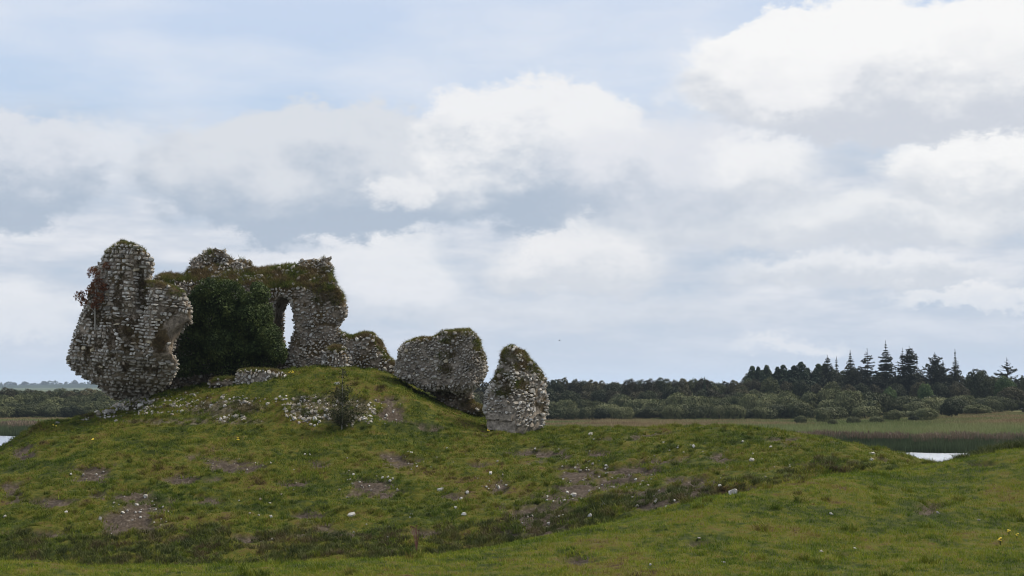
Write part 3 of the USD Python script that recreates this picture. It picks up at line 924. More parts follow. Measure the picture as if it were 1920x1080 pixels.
# --- the other fallen lumps
def lump(name, label, poly, d, thick, r, noise, nscale, seed, core, stones, mix, turf, turf_size=(0.5, 1.0), front=None, skip=None, cat='ruin', res=0.10, rise=0.7):
    t = thing(name, label, cat, base_of(poly, d))
    m = masonry_solid(poly, d, thick, r, res, noise, nscale, seed, front=front)
    obj('core', m, core, t, 40)
    spots = turf
    sk = lambda p, n, px, py: ((blot(px, py, p, spots, seed) > 0.5) & (vnoise(p, 3.0, 2, seed + 2) < 0.25)) | (skip(p, n, px, py) if skip else False)
    s = lay_stones(m, seed + 3, skip=sk, **stones)
    add_stones(t, s, seed + 4, mix)
    blades_on(t, m, DRY, seed + 5, 0.15, lambda p, n, px, py: np.maximum(blot(px, py, p, spots, seed), 0.8 * (n[:, 2] > rise)), 'turf', turf_size)
    return t, m


BOULDER = [(742, 690), (748, 667), (749, 655), (762, 642), (779, 635), (792, 633), (813, 634), (823, 626), (836, 620), (853, 618), (880, 617), (888, 626), (899, 639), (901, 653), (908, 670), (913, 695), (906, 709), (899, 721), (880, 732), (857, 737), (843, 733), (800, 733), (795, 730), (779, 721), (762, 714), (744, 706), (741, 702)]
lump('fallen_wall_block', 'broad fallen block of rubble masonry tipped onto the slope, right of the doorway wall', BOULDER, 81.0, 3.0, 0.30, 0.16, 1.5, 41, CORE_PALE,
     dict(hgt=(0.12, 0.2), wid=(0.09, 0.31), coursed=False, tilt=0.3, cover=0.85, proud=0.6, top=0.8, gap=1.0), RUBBLE_MIX,
     [(862, 622, 30, 9), (800, 636, 18, 4), (893, 645, 8, 14), (835, 665, 16, 9), (838, 690, 16, 8), (850, 640, 22, 8), (905, 665, 5, 10)],
     front=lambda x, z: (lambda q: np.maximum(0, q[1] - 722) * 0.031 * 1.2 + np.maximum(0, q[0] - 885) * 0.031 * 0.6 + 0.35 * np.exp(-((q[0] - 784) / 4.0) ** 2 - ((q[1] - 691) / 4.0) ** 2) + 0.3 * np.exp(-((q[0] - 878) / 9.0) ** 2 - ((q[1] - 690) / 5.0) ** 2))(project(np.stack([x, 0 * x + 81, z], -1))))
UNDER = [(803, 728), (880, 722), (889, 752), (908, 764), (914, 782), (864, 776), (839, 770), (826, 755)]
lump('collapsed_masonry', 'dark broken masonry lying beneath the broad fallen block', UNDER, 82.2, 1.8, 0.4, 0.2, 1.2, 51, CORE_BROWN,
     dict(hgt=(0.12, 0.2), wid=(0.12, 0.32), coursed=False, cover=0.6, proud=0.6, top=0.85, gap=1.15), GREY_MIX, [(890, 758, 22, 9), (900, 770, 16, 6)])
HEAP = [(636, 640), (640, 624), (652, 627), (662, 628), (671, 624), (683, 621), (698, 622), (706, 631), (716, 642), (723, 658), (733, 671), (742, 681), (746, 712), (720, 716), (690, 712), (636, 708)]
lump('broken_wall_stump', 'rounded turf-capped stump of wall between the doorway wall and the broad fallen block', HEAP, 84.0, 2.0, 0.6, 0.16, 1.0, 61, CORE_BROWN,
     dict(hgt=(0.12, 0.2), wid=(0.12, 0.36), coursed=False, cover=0.75, proud=0.6, top=0.8, gap=1.05), RUBBLE_MIX, [(690, 626, 20, 6), (712, 640, 10, 14), (725, 665, 8, 12), (735, 678, 6, 8), (665, 632, 10, 6)])
HUMP = [(606, 665), (614, 652), (627, 645), (641, 646), (650, 656), (658, 672), (660, 705), (604, 705)]
lump('mossy_rubble_hump', 'small hump of white stones under a moss cap at the foot of the doorway wall', HUMP, 83.0, 1.3, 0.45, 0.1, 1.2, 71, CORE_BROWN,
     dict(hgt=(0.12, 0.2), wid=(0.13, 0.36), coursed=False, tilt=1.2, cover=0.85, proud=0.65, top=0.8, gap=1.0), PALE_MIX, [(632, 651, 20, 7)])
LOW = [(443, 728), (442, 712), (447, 694), (470, 691), (500, 692), (522, 694), (534, 702), (540, 716), (530, 726), (490, 732)]
lump('low_wall_remnant', 'low pale stub of wall set in the turf in front of the dark bush', LOW, 80.2, 1.2, 0.2, 0.07, 1.2, 81, CORE_PALE,
     dict(hgt=(0.14, 0.24), wid=(0.14, 0.34), coursed=False, tilt=1.3, cover=0.9, proud=0.6, top=0.8, gap=0.95), PALE_MIX, [(470, 691, 30, 3), (520, 715, 12, 8)])
LOW2 = [(386, 728), (393, 713), (408, 706), (430, 704), (446, 708), (446, 728)]
lump('turfed_wall_remnant', 'small turf-covered lump of wall left of the low pale stub', LOW2, 80.6, 1.2, 0.3, 0.08, 1.2, 91, CORE_BROWN,
     dict(hgt=(0.12, 0.2), wid=(0.12, 0.25), coursed=False, cover=0.5, proud=0.6, top=0.7, gap=1.1), RUBBLE_MIX, [(420, 706, 30, 6)])

SPIRE = [(961, 645), (968, 650), (984, 658), (993, 672), (1007, 686), (1017, 698), (1024, 712), (1029, 735), (1029, 763), (1025, 786), (1020, 797), (1016, 808), (993, 817), (968, 818), (942, 812), (916, 802), (914, 790), (909, 777), (908, 760), (911, 738), (922, 716), (929, 707), (934, 686), (941, 672), (943, 658), (952, 650)]
DS = 76.0


def spire_front(x, z):
    px, py = project(np.stack([x, 0 * x + DS, z], -1))
    k = DS / FPX
    arris = 962.0
    out = np.where(px < arris, (arris - px) * k * 0.35, (px - arris) * k * 0.75)
    out += np.maximum(0, 800 - py) * k * 0.22
    out += 0.14 * sstep(py, 786, 790) * (px < arris + 4)
    out += 0.16 * np.exp(-((py - 787.5) / 2.0) ** 2) * (px < arris)
    return out


t, spire = lump('pointed_wall_block', 'pointed upright block of masonry with a grassy shoulder, rightmost of the ruins', SPIRE, DS, 2.4, 0.14, 0.11, 1.6, 101, CORE_PALE,
                dict(hgt=(0.14, 0.24), wid=(0.11, 0.40), coursed=False, cover=0.78, proud=0.65, top=0.8, gap=0.98), PALE_MIX,
                [(972, 672, 22, 16), (995, 690, 18, 8), (950, 668, 14, 14), (940, 705, 16, 12), (945, 735, 14, 9), (975, 720, 12, 10), (1015, 705, 8, 8)], (0.5, 1.0), front=spire_front,
                skip=lambda p, n, px, py: (py > 775) & (px < 968) | (py > 800) | ((px > 1000) & (py > 720) & (vnoise(p, 3.0, 2, 5) < 0.1)))
for k, (a, b, c, e) in enumerate([(913, 779, 938, 787), (938.4, 780, 962, 789), (916, 788.5, 930, 806), (930.4, 789, 950, 811), (950.4, 790, 968, 815), (968.4, 792, 986, 816)]):
    q0, q1 = pix(a, b, DS - 1.25), pix(c, e, DS - 1.25)
    back = 0.35 * max(0, 962 - (a + c) / 2) * DS / FPX + 0.75 * max(0, (a + c) / 2 - 962) * DS / FPX + (0.02 if k < 2 else 0.14)
    w, h = q1[0] - q0[0], q0[2] - q1[2]
    m = trimesh.creation.box([w + 0.05, 0.5, h]).subdivide().subdivide().subdivide()
    m.vertices += 0.06 * np.stack([vnoise(m.vertices + k * 9 + 5 * j, 3.5, 3, k) for j in range(3)], -1)
    m.apply_transform(trimesh.transformations.rotation_matrix(-0.33 if a < 960 else 0.60, [0, 0, 1]))
    m.apply_translation((q0 + q1) / 2 + np.array([0, back + 0.27, 0]))
    obj('dressed_stone', m, CORE_PALE, t)

# ---------------------------------------------------------------- lake, marsh, far land
def water_material():
    g = Graph()
    pos = g('vector_math', math_type='multiply', vector1=g('geometry'), vector2=(1.0, 1.0, 1.0))
    n = g('noise_texture', vector=pos, scale=1.6, detail=4.0, roughness=0.6)
    b = g('bump', height=n, strength=1.0, distance=0.5)
    deep = g('diffuse_bsdf', color=(0.05, 0.065, 0.075))
    gloss = g('glossy_bsdf', out='BSDF', color=(0.84, 0.86, 0.90), roughness=0.32, normal=b)
    f = g('fresnel', out='fac', IOR=1.33)
    return g.build('lake_water', g('mix_closure', fac=g.m('maximum', f, 0.06), closure1=deep, closure2=gloss))


def sheet(x0, x1, y0, y1, z, nx=2, ny=2):
    x, y = np.meshgrid(np.linspace(x0, x1, nx), np.linspace(y0, y1, ny), indexing='ij')
    i = np.arange(nx * ny).reshape(nx, ny)
    return np.stack([x, y, 0 * x + z], -1).reshape(-1, 3), np.stack([i[:-1, :-1], i[1:, :-1], i[1:, 1:], i[:-1, 1:]], -1).reshape(-1, 4)


tag(usdkit.mesh(stage, '/World/lake', sheet(-900, 900, -160, 420, 0.0), water_material()), 'still grey lake glimpsed beyond the mound', kind='structure')


def shore(x):
    """Distance of the far bank of the lake."""
    return np.interp(x, [-400, -120, -90, -20, 40, 58, 120, 400], [300, 262, 252, 225, 200, 189, 186, 200]) + 2.0 * np.sin(x * 0.11)


def marsh_material():
    g = Graph()
    pos = g('geometry')
    a = g('noise_texture', vector=g('vector_math', math_type='multiply', vector1=pos, vector2=(0.35, 1.0, 1.0)), scale=0.03, detail=5.0, roughness=0.6)
    b = g('noise_texture', vector=pos, scale=0.5, detail=4.0)
    k = g.m('add', a, g.m('multiply_add', b, 0.2, -0.1))
    c = g('rgb_ramp', fac=k, ramp=[(0.36, (0.085, 0.105, 0.035)), (0.5, (0.115, 0.120, 0.045)), (0.6, (0.17, 0.145, 0.075)), (0.7, (0.12, 0.09, 0.05))])
    f = g('separate_xyz', out='y', vector=pos)
    far = g('rgb_ramp', fac=g('noise_texture', vector=g('vector_math', math_type='multiply', vector1=pos, vector2=(0.25, 1.0, 1.0)), scale=0.006, detail=4.0), ramp=[(0.40, (0.03, 0.045, 0.02)), (0.5, (0.05, 0.066, 0.028)), (0.62, (0.12, 0.125, 0.06))])
    c = g.lerp(g.range(f, 500, 900), c, far)
    return g.build('marsh_grass', g('principled_bsdf', base_color=c, roughness=0.95, specular_ior_level=0.1))


MARSH = marsh_material()
mx = np.r_[-9000, -5000, -2500, -1200, np.arange(-700, 701, 25), 1200, 2500, 5000, 9000].astype(float)
rows = np.r_[-6, -2, 0, 3, np.arange(10, 260, 15), 320, 450, 700, 1200, 2200, 4000, 6500, 9500].astype(float)
mX = np.repeat(mx[:, None], len(rows), 1)
mY = shore(mX) + rows[None]


def meadow(x, y):
    s = y - shore(x)
    z = np.interp(s, [-6, -2, 0, 3, 10, 9000], [-2.5, -1.0, -0.35, 0.10, 0.2, 0.3])
    z = z + 0.9 * sstep(x, 75, 125) * sstep(s, 60, 150) + 0.7 * sstep(x, 60, 100) * sstep(s, 30, 80)   # the land rises to the right
    return z + 0.25 * vnoise(np.stack([x, y, 0 * x], -1), 0.03, 2, 3) * sstep(s, 5, 40)


mZ = meadow(mX, mY)
ii = np.arange(mX.size).reshape(mX.shape)
mq = np.stack([ii[:-1, :-1], ii[1:, :-1], ii[1:, 1:], ii[:-1, 1:]], -1).reshape(-1, 4)
tag(usdkit.mesh(stage, '/World/meadow', (np.stack([mX, mY, mZ], -1).reshape(-1, 3), mq), MARSH, True), 'flat marshy meadow reaching to the horizon beyond the lake', kind='structure')


# low hills on the skyline
def hills_mesh():
    xs = np.linspace(-4500, 4500, 361)
    prof = 4 + 5 * vnoise(np.stack([xs, 0 * xs, 0 * xs], -1), 0.0011, 4, 4) + 8 * np.exp(-((xs + 1450) / 250.0) ** 2) + 6 * np.exp(-((xs - 1830) / 200.0) ** 2)
    ys = np.array([4200, 4500, 4800, 5200, 5800.0])
    k = np.array([-0.1, 0.55, 1.0, 0.8, -0.1])
    v = np.stack([np.repeat(xs[:, None], 5, 1), np.repeat(ys[None], 361, 0), np.maximum(prof, 2)[:, None] * k[None]], -1)
    i = np.arange(361 * 5).reshape(361, 5)
    return v, np.stack([i[:-1, :-1], i[1:, :-1], i[1:, 1:], i[:-1, 1:]], -1).reshape(-1, 4), prof, xs


hv, hq, hprof, hxs = hills_mesh()
g = Graph()
hp = g('geometry')
hc = g('rgb_ramp', fac=g('noise_texture', vector=hp, scale=0.006, detail=4.0), ramp=[(0.4, (0.018, 0.026, 0.014)), (0.55, (0.026, 0.036, 0.018)), (0.68, (0.06, 0.07, 0.035))])
HILL = g.build('hill_fields', g('principled_bsdf', base_color=hc, roughness=1.0, specular_ior_level=0.0))
tag(usdkit.mesh(stage, '/World/hills', (hv.reshape(-1, 3), hq), HILL, True), 'low blue hills on the far skyline', kind='structure')


# ---------------------------------------------------------------- trees and bushes
def foliage_colour(dark, mid, light, scale):
    def f(g, pos, rnd):
        n = g('noise_texture', vector=pos, scale=scale, detail=4.0, roughness=0.65)
        return g('rgb_ramp', fac=g.m('add', n, g.m('multiply_add', rnd, 0.22, -0.11)), ramp=[(0.33, dark), (0.5, mid), (0.68, light)])
    return f


LEAF = {
    'broadleaf': leaf_material('broadleaf_leaves', foliage_colour((0.022, 0.030, 0.012), (0.038, 0.046, 0.018), (0.062, 0.066, 0.026), 0.35), 0.2, 0.25),
    'oak': leaf_material('brownish_leaves', foliage_colour((0.028, 0.028, 0.014), (0.048, 0.044, 0.020), (0.075, 0.066, 0.030), 0.35), 0.2, 0.25),
    'green': leaf_material('bright_green_leaves', foliage_colour((0.025, 0.045, 0.014), (0.045, 0.075, 0.022), (0.075, 0.105, 0.032), 0.35), 0.2, 0.2),
    'willow': leaf_material('willow_leaves', foliage_colour((0.045, 0.055, 0.020), (0.072, 0.080, 0.030), (0.105, 0.108, 0.045), 0.35), 0.2, 0.25),
    'pine': leaf_material('pine_needles', foliage_colour((0.020, 0.034, 0.020), (0.034, 0.052, 0.028), (0.052, 0.070, 0.036), 0.5), 0.1, 0.2),
    'spruce': leaf_material('spruce_needles', foliage_colour((0.018, 0.024, 0.015), (0.030, 0.036, 0.021), (0.048, 0.052, 0.028), 0.6), 0.08, 0.2),
    'bush': leaf_material('bush_leaves', foliage_colour((0.018, 0.028, 0.008), (0.036, 0.055, 0.013), (0.076, 0.095, 0.024), 1.3), 0.2, 0.1),
    'red': leaf_material('red_leaves', foliage_colour((0.095, 0.034, 0.015), (0.165, 0.062, 0.026), (0.165, 0.115, 0.040), 2.0), 0.3, 0.1),
    'sapling': leaf_material('sapling_leaves', foliage_colour((0.024, 0.030, 0.010), (0.040, 0.044, 0.014), (0.060, 0.060, 0.022), 1.5), 0.2, 0.1),
}
g = Graph()
bp = g('geometry')
BARK = g.build('bark', g('principled_bsdf', base_color=g('rgb_ramp', fac=g('noise_texture', vector=bp, scale=4.0, detail=5.0), ramp=[(0.35, (0.035, 0.028, 0.022)), (0.65, (0.09, 0.075, 0.06))]), roughness=0.95, specular_ior_level=0.1))
g = Graph()
PALE_BARK = g.build('pale_bark', g('principled_bsdf', base_color=(0.20, 0.185, 0.16), roughness=0.9, specular_ior_level=0.1))


def leaf_quads(c, n, size, r, stretch=1.6, droop=None):
    """One small leaf spray (a bent pair of triangles) at each centre c, facing n."""
    k = len(c)
    a = r.randn(k, 3) if droop is None else droop + 0.45 * r.randn(k, 3)
    t = a - (a * n).sum(1, keepdims=True) * n
    t /= np.linalg.norm(t, axis=1, keepdims=True) + 1e-9
    b = np.cross(n, t)
    s = (size * (0.6 + 0.8 * r.rand(k)))[:, None]
    w = s / stretch
    v = np.stack([c - t * s * 0.5, c + b * w * 0.5 + n * 0.1 * s, c + t * s * 0.5, c - b * w * 0.5 - n * 0.05 * s], 1)
    f = np.array([[0, 1, 2], [0, 2, 3]])
    return v.reshape(-1, 3), (f[None] + (np.arange(k) * 4)[:, None, None]).reshape(-1, 3)


def lobes_leaves(lobes, n, size, r, shell=0.72, loose=0.55, stretch=1.6, droop=None, floor=-0.75):
    """Leaf sprays over and inside a set of ellipsoids (centre, radii)."""
    area = np.array([np.mean(l[1]) ** 2 for l in lobes])
    pick = r.choice(len(lobes), n, p=area / area.sum())
    d = r.randn(n, 3)
    d /= np.linalg.norm(d, axis=1, keepdims=True)
    d[:, 2] = np.where(d[:, 2] < floor, -d[:, 2], d[:, 2])
    rad = shell + (1 - shell) * r.rand(n) ** 0.6 + 0.10 * r.randn(n) * (r.rand(n) < 0.25)
    C, R = np.array([l[0] for l in lobes])[pick], np.array([l[1] for l in lobes])[pick]
    p = C + d * R * rad[:, None]
    nn = d / R
    nn /= np.linalg.norm(nn, axis=1, keepdims=True)
    nn = nn + loose * r.randn(n, 3)
    nn /= np.linalg.norm(nn, axis=1, keepdims=True)
    # drop sprays buried deep inside another lobe
    keep = np.ones(n, bool)
    for c0, r0 in (lobes if len(lobes) < 100 else ()):
        keep &= np.linalg.norm((p - c0) / r0, axis=1) > 0.5
    return leaf_quads(p[keep], nn[keep], size, r, stretch, None if droop is None else droop[keep] if np.ndim(droop) == 2 else np.broadcast_to(droop, (keep.sum(), 3)))


def broadleaf(seed, h=11.0, w=9.0, n=5200, size=0.50, lobes=16, low=0.10):
    r = np.random.RandomState(seed)
    c0, env = np.array([0, 0, h * (0.45 + low * 0.3)]), np.array([w / 2, w / 2, h * (0.55 - low * 0.3)])
    L = [(c0, env * 0.66)]
    for i in range(lobes):
        u = 0.98 - 1.35 * (i + 0.5 * r.rand()) / lobes
        a = i * 2.4 + 0.8 * r.rand()
        q = math.sqrt(max(0, 1 - u * u))
        k = 0.28 + 0.14 * r.rand()
        L.append((c0 + np.array([math.cos(a) * q, math.sin(a) * q, u]) * env * (0.97 - k + 0.10 * (r.rand() - 0.5)), env * k * np.array([1.05, 1.05, 0.95])))
    crown = lobes_leaves(L, n, size, r, 0.70, 0.5)
    wood = [tube([[0, 0, -0.5], [0.1, 0, h * 0.3], [0, 0.1, h * 0.7]], [h * 0.03, h * 0.022, h * 0.008], 6)]
    for c, s in L[::4]:
        wood.append(tube([[0, 0, h * 0.28], c * [0.5, 0.5, 0.8], c], [h * 0.014, h * 0.010, h * 0.004], 5))
    return join([crown]), join(wood)


def willow(seed, h=4.5, w=7.0, n=3600, size=0.55):
    r = np.random.RandomState(seed)
    L = [(np.array([0, 0, h * 0.40]), np.array([w / 2 * 0.95, w / 2 * 0.8, h * 0.58]))]
    for i in range(6):
        a = r.rand() * 2 * np.pi
        q = 0.25 + 0.3 * r.rand()
        L.append((np.array([math.cos(a) * w / 2 * q, math.sin(a) * w / 2 * q, h * (0.45 + 0.2 * r.rand())]), np.array([w * 0.25, w * 0.25, h * (0.30 + 0.1 * r.rand())])))
    crown = lobes_leaves(L, n, size, r, 0.78, 0.42, 2.6, np.array([0, 0, 1.0]), -0.55)
    wood = [tube([[0, 0, -0.3], [math.cos(a) * w * 0.12, math.sin(a) * w * 0.12, h * 0.35], [math.cos(a) * w * 0.26, math.sin(a) * w * 0.26, h * 0.7]], [0.12, 0.08, 0.03], 5) for a in r.rand(6) * 2 * np.pi]
    return join([crown]), join(wood)


def spruce(seed, h=19.0, w=7.5, start=0.12, whorls=28, per=9, rise=0.05, sparse=0.0, tip=1.0, taper=1.0, needle=0.75):
    """A conifer: trunk, whorls of boughs, sprays hanging from each bough."""
    r = np.random.RandomState(seed)
    wood = [tube([[0, 0, -0.5], [0.05, 0, h * 0.5], [0.0, 0.05, h]], [h * 0.016, h * 0.009, 0.03], 6)]
    C, N, T, S = [], [], [], []
    crown = 0.965 if tip else 0.985
    for k in range(whorls):
        u = (k + 0.6 * r.rand()) / whorls
        z = h * (start + (crown - start) * u ** 0.9)
        reach = w / 2 * (1 - u) ** taper * (0.72 + 0.5 * r.rand()) + 0.15
        for j in range(per):
            if r.rand() < sparse * 0.6:
                continue
            a = (j + r.rand()) / per * 2 * np.pi
            L = reach * (0.55 + 0.6 * r.rand())
            out = np.array([math.cos(a), math.sin(a), 0])
            end = np.array([0, 0, z]) + out * L + np.array([0, 0, L * (rise + 0.15 * r.randn())])
            midp = np.array([0, 0, z]) + out * L * 0.5 + np.array([0, 0, L * (rise * 0.5 - 0.06)])
            wood.append(tube([[0, 0, z], midp, end], [0.05 + 0.010 * L, 0.035, 0.012], 3))
            if r.rand() < sparse:
                continue
            m = max(2, int(L / 0.16))
            s = (np.arange(m) + 0.6) / m
            pts = np.where(s[:, None] < 0.5, np.array([0, 0, z]) + (midp - [0, 0, z]) * (s * 2)[:, None], midp + (end - midp) * (s * 2 - 1)[:, None])
            for q in range(2):
                C.append(pts + r.randn(m, 3) * np.array([0.16, 0.16, 0.07]) * min(1.0, 0.3 + L / 2.5) - [0, 0, 0.10 * q])
                nn = np.array([0, 0, 0.6]) + 0.8 * r.randn(m, 3)
                N.append(nn / np.linalg.norm(nn, axis=1, keepdims=True))
                T.append(np.repeat(out[None] + [0, 0, -0.35], m, 0))
                S.append(np.full(m, needle * min(1.0, 0.4 + 0.3 * L)))
    top = np.array([[0, 0, h * (crown + (0.99 - crown) * i / 6)] for i in range(7)])
    C, N, T, S = np.vstack(C + [top]), np.vstack(N + [np.tile([0, 1.0, 0], (7, 1))]), np.vstack(T + [np.tile([0, 0, 1.0], (7, 1))]), np.concatenate(S + [np.full(7, 0.3)])
    return join([leaf_quads(C, N, S, r, 2.2, T)]), join(wood)


def pine(seed, h=15.0, w=6.5, n=5200):
    r = np.random.RandomState(seed)
    L = []
    for i in range(30):
        u = (i / 29) ** 0.8
        a = i * 2.4
        z = h * (0.22 + 0.70 * u)
        q = w / 2 * 0.80 * (1 - u ** 1.7) * (0.5 + 0.6 * r.rand())
        s = w * (0.20 * (1 - 0.62 * u)) * (0.7 + 0.5 * r.rand())
        L.append((np.array([math.cos(a) * q, math.sin(a) * q, z]), np.array([s, s, s * 0.95])))
    crown = lobes_leaves(L, n, 0.5, r, 0.6, 0.8, 2.2, np.array([0, 0, 1.0]))
    wood = [tube([[0, 0, -0.5], [0.1, 0, h * 0.5], [0, 0, h * 0.95]], [h * 0.02, h * 0.014, 0.05], 6)]
    for c, s in L[::2]:
        wood.append(tube([[0, 0, c[2] - 0.4], c], [0.09, 0.03], 4))
    return join([crown]), join(wood)


def build_tree(name, label, cat, loc, made, leaf, group=None, rot=0.0, scale=None):
    t = thing(name, label, cat, loc, group, rot, scale)
    local('crown', made[0], leaf, t)
    local('trunk', made[1], BARK, t)
    return t


PROTO, REG = {}, []


def plant(name, kind, label, cat, loc, group, r, scale):
    """The first of its kind is built, later ones refer to it."""
    key = (name, kind)
    rot = r.rand() * 360
    if key not in PROTO:
        make, leaf = KINDS[kind]
        PROTO[key] = build_tree(name, label, cat, loc, make(), leaf, group, rot, scale)
        return PROTO[key]
    t = thing(name, label, cat, loc, group, rot, scale)
    t.GetReferences().AddInternalReference(PROTO[key].GetPath())
    t.SetInstanceable(True)
    return t


KINDS = {}
for q in range(5):
    KINDS[f'broadleaf{q}'] = (lambda q=q: broadleaf(400 + q, 11, 9.5), LEAF['broadleaf'])
    KINDS[f'oak{q}'] = (lambda q=q: broadleaf(420 + q, 11, 9.5), LEAF['oak'])
for q in range(4):
    KINDS[f'willow{q}'] = (lambda q=q: willow(440 + q), LEAF['willow'])
    KINDS[f'pine{q}'] = (lambda q=q: pine(450 + q), LEAF['pine'])
for q in range(3):
    KINDS[f'green{q}'] = (lambda q=q: broadleaf(460 + q, 10, 9, lobes=10), LEAF['green'])
    KINDS[f'darkbush{q}'] = (lambda q=q: broadleaf(470 + q, 5, 6, 4200, 0.42, 11, -0.05), LEAF['broadleaf'])
    KINDS[f'scrub{q}'] = (lambda q=q: broadleaf(480 + q, 7, 10, 4800, 0.5, 13, -0.05), LEAF['willow'])

NATIVE = {'broadleaf': (9.5, 11), 'oak': (9.5, 11), 'willow': (7, 4.5), 'pine': (6.5, 15), 'green': (9, 10), 'darkbush': (6, 5), 'scrub': (10, 7)}
rt = np.random.RandomState(77)


def at_top(name, kind, px, top, width_px, d, label, cat, group=None):
    """A tree whose crown top is seen at (px, top) and is width_px across, standing d metres away."""
    g0 = pix(px, 722, d)
    z = float(meadow(np.array([g0[0]]), np.array([d]))[0])
    h = pix(px, top, d)[2] - z
    w = width_px * d / FPX
    base = kind.rstrip('0123456789')
    nw, nh = NATIVE[base]
    t = plant(name, kind, label, cat, (g0[0], d, z), group, rt, (w / nw, w / nw, h / nh))
    REG.append((t, label, px))
    return t


# the wood on the right: back row, from the photograph's skyline
SKYLINE = [(878, 712), (905, 712), (930, 715), (1000, 712), (1037, 708), (1068, 709), (1090, 708), (1116, 707), (1145, 712), (1176, 709), (1203, 704), (1219, 711), (1238, 707), (1255, 706), (1270, 705), (1295, 707), (1321, 706), (1343, 711), (1365, 716), (1389, 709), (1410, 705)]
sx, sy = np.array(SKYLINE).T
for i, px in enumerate(np.arange(872, 1425, 17)):
    top = np.interp(px, sx, sy) + rt.randint(-2, 4)
    kind = ('oak', 'broadleaf', 'oak')[i % 3]
    at_top('broadleaf_tree', f'{kind}{rt.randint(5)}', px + rt.randint(-4, 5), top, 40 + rt.randint(0, 16), 402 + 8 * rt.rand() + 6 * (i % 2),
           'brownish broadleaf tree on the skyline of the long wood' if kind == 'oak' else 'dark green broadleaf tree on the skyline of the long wood', 'tree', 'brownish skyline trees of the wood' if kind == 'oak' else 'green skyline trees of the wood')
for i, px in enumerate(np.arange(880, 1430, 24)):
    at_top('broadleaf_tree', f"{('broadleaf', 'oak')[i % 2]}{rt.randint(5)}", px + rt.randint(-6, 7), np.interp(px, sx, sy) + 20 + rt.randint(-6, 8), 42 + rt.randint(0, 18), 388 + 6 * rt.rand(),
           'lower broadleaf tree before the skyline trees of the long wood', 'tree', 'middle row trees of the wood')
at_top('spire_tree', 'pine0', 1321, 702, 9, 400, 'thin pointed tree poking just above the skyline of the broadleaf wood', 'tree')
# willow scrub along the meadow
for i, px in enumerate(np.arange(1030, 1500, 20)):
    t = np.interp(px, [1030, 1150, 1250, 1380, 1500], [752, 750, 742, 738, 735])
    at_top('willow_bush', f'willow{rt.randint(4)}', px + rt.randint(-7, 8), t + rt.randint(-5, 9), 42 + rt.randint(0, 20), 362 + 12 * rt.rand(), 'grey-green willow bush high in the scrub before the long wood', 'bush', 'back rows of willow scrub')
for i, px in enumerate(np.arange(1030, 1450, 23)):
    t = np.interp(px, [1030, 1100, 1250, 1380, 1450], [764, 763, 760, 758, 765])
    at_top(*(('willow_bush', f'willow{rt.randint(4)}') if i % 4 else ('dark_bush', f'darkbush{rt.randint(3)}')), px + rt.randint(-6, 7), t + rt.randint(-3, 5), 40 + rt.randint(0, 16), 346 + 8 * rt.rand(),
           'rounded grey-green willow at the meadow edge below the long wood' if i % 4 else 'dark rounded bush at the meadow edge below the long wood', 'bush', 'willows along the meadow edge' if i % 4 else 'dark bushes along the meadow edge')
for i, (px, top, w) in enumerate([(1480, 742, 60), (1520, 735, 55), (1555, 728, 55), (1590, 732, 60), (1640, 736, 70), (1700, 742, 70), (1745, 745, 60), (1795, 745, 60), (1500, 752, 60), (1560, 748, 62), (1600, 754, 60), (1620, 750, 64), (1665, 748, 66), (1720, 752, 60), (1775, 752, 54), (1815, 752, 50), (1440, 745, 60), (1460, 757, 60)]):
    at_top('willow_bush', f'willow{i % 4}', px, top, w, 352 + 10 * rt.rand(), 'wide rounded willow in the scrub below the conifers', 'bush', 'willows below the conifers')
for i, (px, top, w, d) in enumerate([(1560, 763, 66, 338), (1622, 761, 58, 336), (1690, 770, 58, 334), (1730, 768, 54, 330)]):
    at_top('willow_bush', f'willow{i}', px, top, w, d, 'large pale domed willow before the scrub below the conifers', 'bush', 'front willows below the conifers')
for px, top, w, d, kind, label in [(1500, 755, 42, 330, 'darkbush0', 'dark round bush at the meadow edge, left of the pale domed willows'), (1501, 779, 28, 312, 'willow1', 'small round willow standing in the reeds before the dark round bush'),
                                   (1542, 768, 30, 316, 'willow2', 'small domed willow beside the small round reed-edge bush'), (1560, 785, 22, 300, 'scrub0', 'small brownish bush standing alone in the reeds'),
                                   (1598, 781, 30, 306, 'willow3', 'small grey-green bush in the reeds, right of the brownish one'), (1643, 781, 30, 308, 'willow0', 'low spreading pale bush between two reed-bed bushes'),
                                   (1674, 767, 40, 311, 'scrub1', 'round green bush in the reeds, left of the small dark one'), (1712, 779, 24, 310, 'darkbush1', 'small dark bush in the reeds below the conifers'),
                                   (1736, 764, 50, 312, 'willow1', 'pale feathery willow in front of the big dark bush'), (1783, 747, 46, 322, 'darkbush2', 'big dark bush at the right end of the reed bed'),
                                   (1830, 757, 60, 345, 'scrub2', 'low dark thicket right of the big dark bush'), (1862, 748, 44, 360, 'willow2', 'light green willow under the half-dead conifer')]:
    at_top('willow_bush' if 'willow' in kind else 'round_bush', kind, px, top, w, d, label, 'bush')
for i, px in enumerate(np.arange(1690, 1990, 19)):
    at_top('scrub_bush', f"{('willow', 'scrub', 'willow', 'darkbush')[i % 4]}{i % 3}", px + rt.randint(-4, 5), 744 + rt.randint(-7, 6), 46 + rt.randint(0, 16), 374 + 8 * rt.rand(), 'bush in the scrub under the right-hand trees', 'bush', 'scrub under the right-hand trees')
